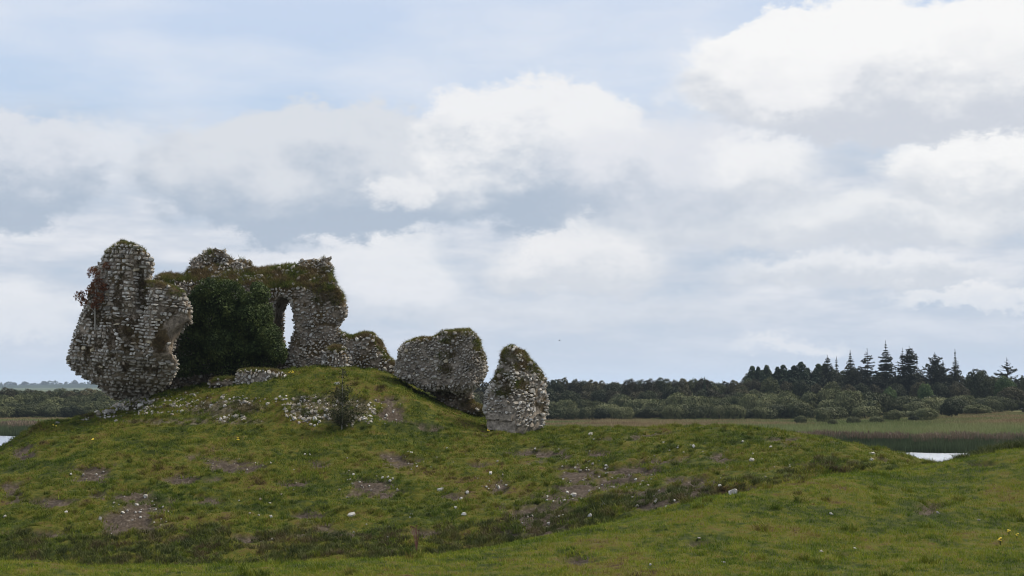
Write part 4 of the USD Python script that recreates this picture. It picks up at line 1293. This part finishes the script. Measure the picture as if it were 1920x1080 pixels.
# middle trees under the pines, and the trees at the right
for i, (px, top, w) in enumerate([(1395, 722, 46), (1420, 712, 44), (1445, 705, 46), (1475, 712, 44), (1500, 708, 46), (1530, 716, 44), (1560, 712, 44), (1590, 718, 40), (1615, 716, 44), (1640, 718, 40), (1680, 716, 44), (1725, 714, 44), (1760, 716, 46), (1795, 714, 44), (1815, 720, 44)]):
    at_top('broadleaf_tree', f"{('broadleaf', 'oak')[i % 2]}{i % 5}", px, top, w, 396 + 6 * rt.rand(), 'broadleaf tree at the foot of the pines and spruces', 'tree', 'broadleaf trees under the conifers')
for px, top, w, d, kind, label in [(1735, 716, 34, 385, 'green0', 'bright green tree low between the tall spruces'), (1668, 724, 34, 383, 'green1', 'bright green bush-like tree under the tallest spruce'), (1800, 720, 42, 390, 'oak1', 'brownish tree at the foot of the spruce with the bare spindly top'),
                                   (1833, 690, 58, 400, 'broadleaf2', 'tall dark domed tree right of the spruces'), (1864, 704, 40, 420, 'broadleaf3', 'dark tree in the gap left of the half-dead conifer'),
                                   (1886, 702, 50, 395, 'green2', 'light green tree wrapped round the half-dead conifer'), (1896, 722, 56, 378, 'oak3', 'brown-green tree in front of the light green one at the right edge'),
                                   (1928, 700, 40, 400, 'broadleaf4', 'dark tree cut off by the right edge'), (1950, 690, 60, 410, 'oak0', 'brownish tree just past the right edge')]:
    at_top('domed_tree', kind, px, top, w, d, label, 'tree')
# dark trees filling the wood between and behind the spruces
for i, px in enumerate(np.arange(1408, 1990, 17)):
    at_top('woodland_tree', f"{('broadleaf', 'pine', 'broadleaf', 'oak')[i % 4]}{rt.randint(4)}", px + rt.randint(-4, 5), np.interp(px, [1408, 1430, 1535, 1640, 1800, 1830, 1870, 1990], [696, 686, 684, 696, 702, 698, 708, 700]) + rt.randint(-5, 6), 36 + rt.randint(0, 14), 428 + 8 * rt.rand(),
           'dark tree in the back row behind the pines and spruces', 'tree', 'dark trees behind the pines and spruces')
# pines
for i, (px, top, w) in enumerate([(1410, 684, 26), (1424, 681, 26), (1440, 680, 28), (1456, 683, 28), (1472, 679, 28), (1486, 680, 28), (1500, 676, 30), (1516, 684, 28), (1532, 678, 28), (1546, 680, 26), (1432, 690, 30), (1480, 690, 30), (1510, 692, 30)]):
    at_top('pine_tree', f'pine{i % 4}', px + rt.randint(-3, 4), top - 3 + rt.randint(0, 6), w * (1.5 + 0.6 * rt.rand()), 418 + 8 * rt.rand(), 'bushy dark pine in the clump left of the spruces', 'tree', 'pines left of the spruces')
# spruces one by one
for k, (px, top, wpx, kw, label) in enumerate([
        (1552, 665, 26, dict(taper=0.8), 'dense dark spruce next to the pine clump, leftmost of the spruces'),
        (1569, 668, 17, dict(taper=1.2, sparse=0.25), 'thin spruce with a ragged tip, second of the spruces from the left'),
        (1595, 656, 30, dict(taper=1.1, rise=0.0), 'narrow-topped dark spruce left of the open layered one'),
        (1627, 653, 38, dict(whorls=17, per=6, rise=0.12, sparse=0.15, start=0.3), 'open spruce with separate upswept layers of branches'),
        (1662, 638, 44, dict(taper=1.25, rise=-0.02, whorls=28), 'tallest broad spruce with a spire top'),
        (1693, 652, 26, dict(taper=0.9, sparse=0.25, whorls=24), 'slim open spruce close beside the dense columnar one'),
        (1706, 648, 23, dict(taper=0.45, whorls=30, per=8), 'dense columnar spruce with a blunt top'),
        (1720, 662, 13, dict(sparse=0.75, whorls=18, per=5), 'nearly bare thin dead conifer right of the columnar spruce'),
        (1754, 660, 42, dict(rise=0.45, taper=0.9, whorls=22), 'broad spruce with upswept branches'),
        (1769, 675, 20, dict(taper=0.9, sparse=0.2), 'small slim spruce right of the upswept one'),
        (1792, 654, 36, dict(taper=1.7, sparse=0.1), 'spruce with a bare spindly leader'),
        (1889, 670, 36, dict(rise=0.30, sparse=0.55, whorls=17, per=6, start=0.35), 'half-dead conifer with bare branches rising out of a light green tree')]):
    d = 412 + 2 * (k % 3)
    p0 = pix(px, 722, d)
    z = float(meadow(np.array([p0[0]]), np.array([float(d)]))[0])
    h = pix(px, top, d)[2] - z
    build_tree('spruce_tree', label, 'tree', (p0[0], d, z), spruce(500 + k, h, wpx * d / FPX * 2.2, needle=0.66, **kw), LEAF['spruce'])
# scrub wood left of the mound
for i, px in enumerate(np.arange(-60, 262, 19)):
    t = np.interp(px, [-60, 0, 28, 45, 57, 80, 107, 135, 158, 175, 200, 262], [730, 730, 722, 731, 724, 733, 723, 730, 726, 726, 729, 730])
    at_top('scrub_tree', f'broadleaf{rt.randint(5)}' if i % 2 else f'oak{rt.randint(5)}', px + rt.randint(-3, 4), t + rt.randint(0, 4), 44 + rt.randint(0, 16), 404 + 10 * rt.rand(), 'dark rounded tree topping the scrub wood left of the ruins', 'tree', 'trees topping the left scrub wood')
for row, (dd, tp) in enumerate([(388, 740), (374, 750), (362, 759)]):
    for i, px in enumerate(np.arange(-60, 258 - 20 * row, 24)):
        at_top('scrub_bush', f"{('scrub', 'willow', 'darkbush', 'scrub')[(i + row) % 4]}{rt.randint(3)}", px + rt.randint(-8, 9), tp + rt.randint(-4, 5), 46 + rt.randint(0, 22), dd + 6 * rt.rand(),
               ['domed bush in the upper left scrub wood', 'domed bush in the middle of the left scrub wood', 'bush at the marsh edge of the left scrub wood'][row], 'bush', ['upper bushes of the left scrub', 'middle bushes of the left scrub', 'marsh-edge bushes of the left scrub'][row])

# far hedgerow trees, too distant to tell apart
r = np.random.RandomState(8)
fx = -4500 + 9000 * r.rand(1500)
fz = np.interp(fx, hxs, np.maximum(hprof, 2))
big = 3 + 7 * r.rand(1500) ** 3
lob = [(np.array([x, 4780.0 - 60 * q, z + s * 0.3]), np.array([s * 1.3, s, s])) for x, z, s, q in zip(fx, fz, big, r.rand(1500))]
tag(obj('distant_trees', join([lobes_leaves(lob, 45000, 5.0, r, 0.5, 0.8)]), LEAF['broadleaf']), 'blue-hazed woods and hedges along the far hills', 'wood', kind='stuff')


# ---------------------------------------------------------------- reeds and sedge
def reed_material(name, cols, sc=0.08):
    return leaf_material(name, lambda g, pos, rnd: g('rgb_ramp', fac=g('noise_texture', vector=g('vector_math', math_type='multiply', vector1=pos, vector2=(0.4, 1, 0.4)), scale=sc, detail=4.0), ramp=cols), 0.25, 0.15)


REED = reed_material('reed_leaves', [(0.38, (0.12, 0.15, 0.05)), (0.5, (0.155, 0.18, 0.064)), (0.62, (0.18, 0.185, 0.075))])
RUSH = reed_material('bulrush_leaves', [(0.35, (0.044, 0.064, 0.028)), (0.6, (0.068, 0.088, 0.038))])
PLUME = reed_material('reed_plumes', [(0.35, (0.115, 0.082, 0.055)), (0.6, (0.165, 0.125, 0.085))])
SEDGE = reed_material('sedge', [(0.38, (0.11, 0.135, 0.042)), (0.48, (0.15, 0.145, 0.058)), (0.56, (0.21, 0.155, 0.078)), (0.66, (0.13, 0.085, 0.046))], 0.05)


def reed_zone(name, label, mat, x0, x1, s0, s1, step, patch, scale, seed, cat='reeds', jitter=0.3):
    r = np.random.RandomState(seed)
    xs, ss = np.meshgrid(np.arange(x0, x1, step), np.arange(s0, s1, step), indexing='ij')
    x = (xs + step * (r.rand(*xs.shape) - 0.5)).ravel()
    s = (ss + step * (r.rand(*xs.shape) - 0.5)).ravel()
    y = shore(x) + s
    ok = np.abs(x) < 0.40 * y
    x, y = x[ok], y[ok]
    P = np.column_stack([x, y, meadow(x, y)])
    P[:, 2] = np.maximum(P[:, 2], -0.5)
    N = np.tile([0, 0, 1.0], (len(P), 1))
    tag(scatter(fresh(name), patch, mat, P, N, scale * (1 - jitter + 2 * jitter * r.rand(len(P))), r), label, cat)


rushes = [grass_patch(np.random.RandomState(600 + i), 70, 0.9, 1.3, 2.1, 0.05, 0.18) for i in range(4)]
plumes = [(lambda m: (m[0] * [1, 1, 0.45] + [0, 0, 1.35], m[1]))(grass_patch(np.random.RandomState(610 + i), 26, 0.9, 0.9, 1.5, 0.10, 0.3)) for i in range(3)]
reeds = [grass_patch(np.random.RandomState(620 + i), 60, 1.1, 0.9, 1.7, 0.07, 0.35) for i in range(4)]
sedges = [grass_patch(np.random.RandomState(630 + i), 60, 1.3, 0.25, 0.7, 0.09, 0.6) for i in range(4)]
for x0, x1, q in ((40, 90, 0), (-110, -74, 1)):
    side = 'at the right' if not q else 'at the left edge'
    reed_zone('bulrushes', f'dark green standing bulrushes along the water {side}', RUSH, x0, x1, -1.5, 9, 0.75, rushes, 0.95, 640 + q)
    reed_zone('reed_plumes', f'brownish flowering reed tops behind the bulrushes {side}', PLUME, x0, x1, 3, 12, 1.0, plumes, 1.0, 650 + q)
    reed_zone('reed_bed', f'light green reed bed behind the bulrushes {side}', REED, x0, x1, 10, 70 if not q else 45, 1.15, reeds, 1.0, 660 + q)
reed_zone('sedge', 'pale green and straw-coloured sedge of the marsh meadow right of the ruins', SEDGE, -8, 130, 70, 190, 1.9, sedges, 1.0, 670, 'sedge')
reed_zone('sedge', 'straw-coloured sedge before the left scrub wood', SEDGE, -135, -72, 45, 135, 1.9, sedges, 1.0, 671, 'sedge')

# white house almost hidden by the trees at the right edge
WHITE = Graph()
WHITE = WHITE.build('white_render', WHITE('principled_bsdf', base_color=(0.75, 0.75, 0.73), roughness=0.85))
SLATE = Graph()
SLATE = SLATE.build('slate_roof', SLATE('principled_bsdf', base_color=(0.09, 0.09, 0.10), roughness=0.7))
PANE = Graph()
PANE = PANE.build('window_glass', PANE('principled_bsdf', base_color=(0.03, 0.035, 0.04), roughness=0.08))
hp0 = pix(1921, 722, 430)
hz = float(meadow(np.array([hp0[0]]), np.array([430.0]))[0])
t = thing('cottage', 'white cottage half hidden behind the trees at the right edge', 'house', (hp0[0], 430, hz))


def box(x0, x1, y0, y1, z0, z1):
    m = trimesh.creation.box([x1 - x0, y1 - y0, z1 - z0])
    m.apply_translation([(x0 + x1) / 2, (y0 + y1) / 2, (z0 + z1) / 2])
    return m


local('wall', box(-1.2, 9, 0, 6, -0.5, 3.0), WHITE, t)
roof = trimesh.Trimesh(*(lambda a: (a, ConvexHull(a).simplices))(np.array([[-1.5, -0.4, 3.0], [9.3, -0.4, 3.0], [9.3, 6.4, 3.0], [-1.5, 6.4, 3.0], [-1.5, 3, 5.2], [9.3, 3, 5.2]], float)), process=True)
trimesh.repair.fix_normals(roof)
local('roof', roof, SLATE, t)
for x in (-0.3, 2.4, 5.6):
    w = local('window', box(x, x + 0.9, -0.06, 0.02, 1.0, 2.2), PANE, t)
    local('sill', box(x - 0.08, x + 0.98, -0.14, -0.062, 0.9, 0.998), WHITE, w.GetPrim())
local('chimney', box(3.5, 4.2, 2.6, 3.4, 4.6, 6.2), WHITE, t)

# air
AIR = Graph()
AIR = AIR.build('pale_air', volume=AIR('principled_volume', color=(0.70, 0.84, 1.0), density=HAZE))
tag(usdkit.mesh(stage, '/World/haze', box(-9800, 9800, -300, 9900, -4.0, 75.0), AIR), 'thin blue haze over the land', kind='stuff')

# ---------------------------------------------------------------- growth about the ruins
def px_lobes(spots, d, depth):
    out = []
    for a, b, rad, *dd in spots:
        q = pix(a, b, d + (dd[0] if dd else 0))
        k = rad * d / FPX
        out.append((q, np.array([k, depth, k])))
    return out


r = np.random.RandomState(901)
base = pix(440, 722, 82.3)
base[2] = float(ground(base[0], base[1])[0])
t = thing('elder_bush', 'big dark green bush filling the gap between the leaning block and the doorway', 'bush', base)
L = []
for k in range(85):
    px, py = 352 + 172 * r.rand(), 522 + 150 * r.rand()
    top = np.interp(px, [350, 375, 400, 425, 450, 480, 505, 530], [540, 526, 520, 512, 516, 524, 550, 585])
    rad = 14 + 16 * r.rand()
    if py - rad * 0.8 < top or (px + rad > 538 and py < 660) or (px > 500 and py < 600):
        continue
    L += px_lobes([(px, py, rad, (r.rand() - 0.6) * 1.1)], 82.4, 0.55 + 0.4 * r.rand())
L += px_lobes([(345, 690, 22, -.3), (380, 680, 26, -.2), (420, 690, 24, 0), (460, 684, 24, .1), (500, 682, 20, .3), (525, 672, 12, .5)], 82.4, 0.7)
obj('crown', join([lobes_leaves(L, 92000, 0.115, r, 0.55, 0.75, 1.5, None, -0.9)]), LEAF['bush'], t)
wood = [tube([base + [x, 0.3, -0.3], base + [x * 1.3, 0.2, 1.4], base + [x * 1.9, 0, 3.2]], [0.09, 0.07, 0.03], 6) for x in (-1.6, -0.7, 0.1, 0.8, 1.5)]
obj('stem', join(wood), BARK, t)

q0 = pix(177, 612, 77.9)
t = thing('red_leaved_shrub', 'reddish-brown shrub clinging to the left edge of the leaning block', 'shrub', q0)
L = px_lobes([(176, 512, 13), (183, 535, 15), (172, 545, 12), (186, 560, 12), (178, 575, 10), (200, 500, 9), (150, 556, 11), (158, 568, 9), (196, 540, 9)], 77.8, 0.35)
obj('crown', join([lobes_leaves(L, 2600, 0.10, r, 0.15, 1.0, 1.7)]), LEAF['red'], t)
obj('stem', join([tube([q0 + [0, 0.2, -0.2], pix(178, 580, 77.8), pix(181, 530, 77.9)], [0.06, 0.05, 0.03], 6), tube([pix(178, 585, 77.8), pix(160, 565, 77.8), pix(144, 550, 77.9)], [0.03, 0.025, 0.012], 5)]), PALE_BARK, t)
for spots, label in (([(231, 457, 8), (224, 462, 6), (238, 460, 5)], 'green tuft of weeds on the very top of the leaning block'), ([(206, 474, 7), (214, 470, 5), (222, 474, 5)], 'green tuft of weeds on the left shoulder of the leaning block top')):
    q0 = pix(spots[0][0], spots[0][1] + 8, 78.6)
    t = thing('weed_tuft', label, 'weeds', q0)
    obj('leaves', join([lobes_leaves(px_lobes(spots, 78.6, 0.3), 420, 0.11, r, 0.3, 0.9, 2.0)]), LEAF['green'], t)
    obj('stem', join([tube([q0 + [x, 0, -0.3], q0 + [x * 1.6, 0, 0.3]], [0.015, 0.008], 4) for x in (-0.1, 0, 0.12)]), BARK, t)

q0 = hit(641, 806)
t = thing('sapling', 'thin feathery young tree growing out of the stony bank below the doorway', 'tree', q0)
q1 = q0 + [0.0, 0.05, 3.1]
wood = [tube([q0 - [0, 0, 0.2], q0 + [0.03, 0, 1.3], q1], [0.035, 0.024, 0.006], 6)]
C = []
for k in range(74):
    u = 0.06 + 0.92 * r.rand() ** 2.3
    a = r.rand() * 2 * np.pi
    Lb = (1.25 * (1 - u) ** 1.2 + 0.14) * (0.6 + 0.6 * r.rand())
    p0 = q0 + (q1 - q0) * u
    p1 = p0 + np.array([math.cos(a) * Lb, math.sin(a) * Lb * 0.8, Lb * (0.5 + 0.3 * r.rand())])
    wood.append(tube([p0, (p0 + p1) / 2 + [0, 0, -0.05 * Lb], p1], [0.010, 0.007, 0.003], 3))
    m = int(60 * (1 - u)) + 8
    s = r.rand(m, 1) ** 0.8
    C.append(p0 + (p1 - p0) * s + 0.07 * r.randn(m, 3))
C = np.vstack(C)
nn = r.randn(len(C), 3) + [0, -0.3, 0.6]
obj('leaves', join([leaf_quads(C, nn / np.linalg.norm(nn, axis=1, keepdims=True), 0.085, r, 1.8)]), LEAF['sapling'], t)
obj('trunk', join(wood[:1]), PALE_BARK, t)
obj('branches', join(wood[1:]), BARK, t)

# ---------------------------------------------------------------- rubble and loose stones
def stone_on(px, py, size, r, sink=0.25, flat=0.65, lo=24.0, lift=0.0):
    q = hit(px, py, lo)
    if q is None:
        return None, None
    a = r.rand() * 2 * np.pi
    n = slope(np.array([q[0]]), np.array([q[1]]))[0] + 0.25 * r.randn(3)
    n /= np.linalg.norm(n)
    t = np.cross(n, [math.cos(a), math.sin(a), 0.1])
    t /= np.linalg.norm(t)
    h = size * flat
    return q, stone(q + n * (h * (0.5 - sink) + lift), t, np.cross(n, t), n, (size * (0.85 + 0.4 * r.rand()), size * (0.7 + 0.3 * r.rand()), h), r)


def bed(name, label, cat, regions, seed, mix, lo=60.0):
    """A bank of stones: regions are (pixel polygon, how many, least and greatest size, lift)."""
    r = np.random.RandomState(seed)
    allp = np.vstack([np.array(p, float) for p, *_ in regions])
    q0 = hit(allp[:, 0].mean(), allp[:, 1].max(), lo)
    t = thing(name, label, cat, q0)
    made = []
    for poly, n, s0, s1, lift in regions:
        poly = np.array(poly, float)
        lo_, hi_ = poly.min(0), poly.max(0)
        k = 0
        while k < n:
            a, b = lo_ + (hi_ - lo_) * r.rand(2)
            if not in_polygon(np.array([a]), np.array([b]), poly)[0]:
                continue
            k += 1
            sz = s0 + (s1 - s0) * r.rand() ** 2
            q, s = stone_on(a, b, sz, r, 0.52, 0.8, lo, lift * r.rand())
            if q is not None:
                made.append((*s, sz))
    add_stones(t, made, seed + 1, mix)
    return t


bed('rubble_footing', 'bank of pale tumbled stones beneath the undercut foot of the leaning block', 'rubble',
    [([(178, 778), (200, 757), (232, 746), (290, 742), (296, 752), (285, 766), (240, 771), (190, 783)], 170, 0.10, 0.34, 0.22), ([(138, 786), (180, 772), (240, 772), (300, 764), (300, 772), (230, 782), (150, 790)], 60, 0.08, 0.26, 0.0)], 700, (4, 5, 2.5, 3, 1.2, 0.2))
bed('buried_wall_left', 'row of half-buried wall stones between the leaning block and the low stub', 'rubble',
    [([(290, 752), (330, 736), (380, 738), (440, 742), (480, 745), (480, 762), (380, 768), (300, 764)], 120, 0.08, 0.26, 0.0), ([(250, 776), (340, 771), (345, 777), (250, 782)], 22, 0.08, 0.26, 0.0), ([(396, 784), (460, 778), (462, 788), (398, 792)], 26, 0.10, 0.28, 0.0)], 710, (4, 6, 1.5, 3, 1.5, 0.2))
bed('buried_wall_right', 'stony face of grassed-over wall around the foot of the sapling', 'rubble',
    [([(525, 760), (560, 752), (620, 755), (622, 790), (590, 800), (540, 790)], 95, 0.07, 0.30, 0.0), ([(480, 745), (560, 742), (620, 748), (600, 758), (490, 762)], 36, 0.10, 0.30, 0.0), ([(640, 785), (690, 765), (710, 768), (695, 795), (645, 806)], 60, 0.07, 0.28, 0.0), ([(605, 745), (720, 752), (700, 770), (610, 765)], 26, 0.08, 0.24, 0.0)], 720, (4, 6, 1.6, 3, 1.5, 0.2))

ORD = 'first second third fourth fifth sixth seventh eighth ninth tenth eleventh twelfth thirteenth fourteenth fifteenth sixteenth seventeenth eighteenth nineteenth twentieth'.split()


def ordinal(k):
    if k < 20:
        return ORD[k]
    tens = ['twenty', 'thirty', 'forty', 'fifty', 'sixty'][(k + 1) // 10 - 2]
    return tens + ('-' + ORD[(k + 1) % 10 - 1] if (k + 1) % 10 else 'th').replace('twentyth', 'twentieth')


for label in {x[1] for x in REG}:
    alike = sorted((x for x in REG if x[1] == label), key=lambda x: x[2])
    for k, (t, _, _) in enumerate(alike):
        if len(alike) > 1:
            t.SetCustomDataByKey('label', f'{label}, {ordinal(k)} from the left')

SINGLE = [(870, 967, 0.26, 'lowest and palest of the big white stones on the slope below the broad fallen block'), (866, 937, 0.27, 'round white stone just above the lowest big white one'),
          (827, 921, 0.32, 'broken white stone left of the others on the mid slope'), (920, 891, 0.26, 'upright white stone at the top of the small earth scar below the pointed block'),
          (934, 917, 0.24, 'white stone at the bottom of the small earth scar below the pointed block'), (876, 924, 0.22, 'small grey-white stone right of the broken white one'), (855, 954, 0.20, 'flat white stone lying left of the lowest big white one'),
          (1107, 968, 0.24, 'white stone near the foreground bank below the large central scar'), (1077, 930, 0.30, 'grey stone in the middle of the scar below the pale earth'), (1132, 947, 0.20, 'white stone right of the grey one below the pale earth'),
          (256, 948, 0.22, 'white stone in the large earth scar at the lower left'), (274, 933, 0.30, 'brownish stone at the top of the large earth scar at lower left'), (660, 968, 0.34, 'broken white stones pressed in the turf at the middle of the slope'),
          (1375, 927, 0.34, 'rounded grey stone at the foot of the mound near the foreground bank'), (1108, 816, 0.30, 'grey stone in the grass right of the pointed block'), (1301, 839, 0.24, 'pale stone on the right shoulder of the mound'),
          (1635, 864, 0.26, 'flat pale stone on the far right flank of the mound'), (1635, 853, 0.30, 'grey stone just above the flat pale one on the right flank'), (1445, 841, 0.22, 'pale stone halfway along the right flank'), (1410, 864, 0.26, 'long flat stone in the turf of the right flank'),
          (108, 795, 0.34, 'pale stone alone at the left end of the mound top'), (218, 790, 0.24, 'pale stone on the grass below the rubble bank'), (528, 707, 0.3, 'pale stone standing just right of the low pale stub of wall'), (632, 722, 0.34, 'white stone in the grass above the sapling'), (590, 788, 0.36, 'big white stone at the foot of the stony bank left of the sapling'),
          (1350, 912, 0.2, 'small white stone in the scar at the foot of the right flank'), (508, 970, 0.2, 'white stone under a dark tuft left of the slope middle')]
for a, b, s, label in SINGLE:
    q, m = stone_on(a, b, s * 0.85, r, 0.28, 0.7)
    if q is not None:
        n = fresh('loose_stone')
        tag(usdkit.mesh(stage, n, m, STONES[2 if 'white' in label else 0]), label, 'stone')
FORE_STONES = [(1557, 966, 0.11, 'white stone on the foreground bank right of its middle'), (1540, 1036, 0.09, 'pale stone low on the foreground bank near the bottom edge'), (1835, 978, 0.08, 'grey stone on the right of the foreground bank'),
               (1356, 1056, 0.08, 'small white stone at the bottom of the foreground bank'), (1758, 963, 0.09, 'pale stone in the reddish scar of the foreground bank'), (1602, 1030, 0.08, 'grey stone beside a dark tuft on the foreground bank'), (1310, 1012, 0.08, 'stone in the little scar left on the foreground bank'), (1220, 1062, 0.08, 'white stone in the grass at the bottom middle')]
for a, b, s, label in FORE_STONES:
    q, m = stone_on(a, b, s * 0.95, r, 0.05, 0.6)
    if q is not None:
        tag(usdkit.mesh(stage, fresh('loose_stone'), m, STONES[2 if 'white' in label else 0]), label, 'stone')
# small pebbles lying in and about the scars, named after the scar they lie in
SCARS = [(262, 958, 56, 34, 30, 'large lower left scar'), (160, 887, 40, 14, 8, 'earth scar below the rubble bank'), (690, 905, 60, 18, 20, 'long scar under the sapling'), (755, 870, 36, 12, 9, 'scar right below the sapling'),
         (1100, 886, 50, 22, 26, 'pale central scar'), (1180, 905, 70, 14, 14, 'tail of the central scar'), (1235, 936, 60, 20, 14, 'scar above the foreground bank'), (1000, 985, 60, 20, 14, 'lowest central scar'),
         (1050, 930, 70, 12, 14, 'thin scar under the central one'), (935, 905, 20, 20, 8, 'scar left of the central one'), (735, 775, 30, 22, 14, 'brown scar right of the sapling'), (435, 872, 50, 12, 6, 'scar of the left slope'),
         (1330, 845, 120, 20, 14, 'turf of the right shoulder'), (1420, 890, 90, 20, 10, 'foot of the right flank'), (850, 880, 90, 40, 20, 'turf below the fallen block'), (560, 900, 120, 50, 18, 'turf of the middle slope'), (620, 990, 160, 30, 14, 'turf of the lower slope'), (1060, 835, 80, 14, 10, 'turf before the pointed block'), (110, 1000, 110, 40, 6, 'turf at the lower left corner')]
ADJ = ['white', 'pale grey', 'grey', 'brownish grey']
for a, b, rx, ry, n, where in SCARS:
    spots = sorted([(a + rx * (r.rand() * 2 - 1) * 0.95, b + ry * (r.rand() * 2 - 1) * 0.95) for _ in range(n)])
    count = [0] * 4
    for x, y in spots:
        q, m = stone_on(x, y, 0.06 + 0.09 * r.rand() ** 2, r, 0.12, 0.7)
        if q is None:
            continue
        k = r.choice(4, p=[0.4, 0.3, 0.2, 0.1])
        tag(usdkit.mesh(stage, fresh('small_stone'), m, STONES[(2, 0, 1, 3)[k]]), f'{ordinal(count[k])} small {ADJ[k]} stone from the left in the {where}', 'stone', 'small stones in the ' + where)
        count[k] += 1

# ---------------------------------------------------------------- flowers, a dock, a bird
g = Graph()
YELLOW = g.build('yellow_petals', g('principled_bsdf', base_color=(0.72, 0.52, 0.03), roughness=0.6))
g = Graph()
RUSSET = g.build('russet_stalk', g('principled_bsdf', base_color=(0.085, 0.030, 0.018), roughness=0.8))
for px, py, s, n, label in [(1876, 1024, 1.0, 9, 'yellow flowering weed low on the right of the foreground bank, the brighter one'), (1893, 1006, 0.9, 6, 'yellow flowering weed above and right of the brighter one'), (1906, 1012, 0.8, 4, 'small yellow flowering weed nearest the right edge'),
                            (446, 834, 2.0, 4, 'yellow flower on the turf of the upper left slope'), (172, 835, 1.8, 3, 'yellow flower on the left slope'), (104, 808, 1.8, 3, 'yellow flower near the left end of the mound top'), (545, 707, 2.0, 6, 'yellow flowers in the grass right of the low pale stub of wall'), (914, 815, 1.8, 4, 'yellow flower in the grass left of the foot of the pointed block')]:
    q = hit(px, py)
    if q is None:
        continue
    t = thing('yellow_wildflower', label, 'flower', q)
    st, fl = [], []
    for k in range(n):
        a = r.rand() * 2 * np.pi
        tip = q + np.array([math.cos(a) * 0.05 * s * r.rand() * 1.6, math.sin(a) * 0.05 * s, 0.13 * s * (0.8 + 0.5 * r.rand())])
        st.append(tube([q - [0, 0, 0.04], (q + tip) / 2, tip], [0.004, 0.003, 0.002], 3))
        v, f = UNIT[r.randint(len(UNIT))]
        fl.append((tip + v * np.array([0.022, 0.022, 0.010]) * s * (0.7 + 0.6 * r.rand()), f))
    obj('stem', join(st), LEAF['green'], t)
    obj('petals', join(fl), YELLOW, t)
q = hit(781, 1036)
t = thing('dock_plant', 'thin russet seed stalk standing at the foot of the mound above the foreground bank', 'plant', q)
st = []
for k in range(9):
    a = r.rand() * 2 * np.pi
    tip = q + np.array([math.cos(a) * 0.35 * r.rand(), math.sin(a) * 0.2, 0.5 + 0.5 * r.rand()])
    st.append(tube([q, (q + tip) / 2 + [0.02, 0, 0.05], tip], [0.012, 0.010, 0.006], 4))
obj('stalk', join(st), RUSSET, t)
obj('seeds', join([leaf_quads(np.vstack([s[0][-4:] for s in st]), np.tile([0, -1.0, 0.2], (4 * len(st), 1)), 0.07, r, 1.5)]), RUSSET, t)

g = Graph()
FEATHER = g.build('dark_feathers', g('principled_bsdf', base_color=(0.03, 0.03, 0.035), roughness=0.8))
q = pix(1049, 638, 300)
t = thing('bird', 'small dark bird flying in the pale sky above and right of the pointed block', 'bird', q)
m = trimesh.creation.icosphere(2, 1.0)
v = m.vertices * [0.19, 0.055, 0.055]
v[:, 2] += 0.02 * np.maximum(0, v[:, 0] - 0.1) * 3
tail = np.abs(np.minimum(0, v[:, 0] + 0.08))
v[:, 2] *= 1 - 3.5 * tail.clip(0, 0.22)
v[:, 0] -= tail * 0.6
local('body', (v, m.faces), FEATHER, t, True)
for sgn in (-1, 1):
    w = np.array([[0.07, 0, 0.02], [-0.06, 0, 0.02], [0.06, sgn * 0.18, 0.10], [-0.07, sgn * 0.18, 0.09], [-0.04, sgn * 0.40, 0.06]])
    wv = np.vstack([w + [0, 0, 0.006], w - [0, 0, 0.006]])
    h = ConvexHull(wv[[0, 1, 2, 3, 5, 6, 7, 8]])
    local('wing', trimesh.convex.convex_hull(wv), FEATHER, t)
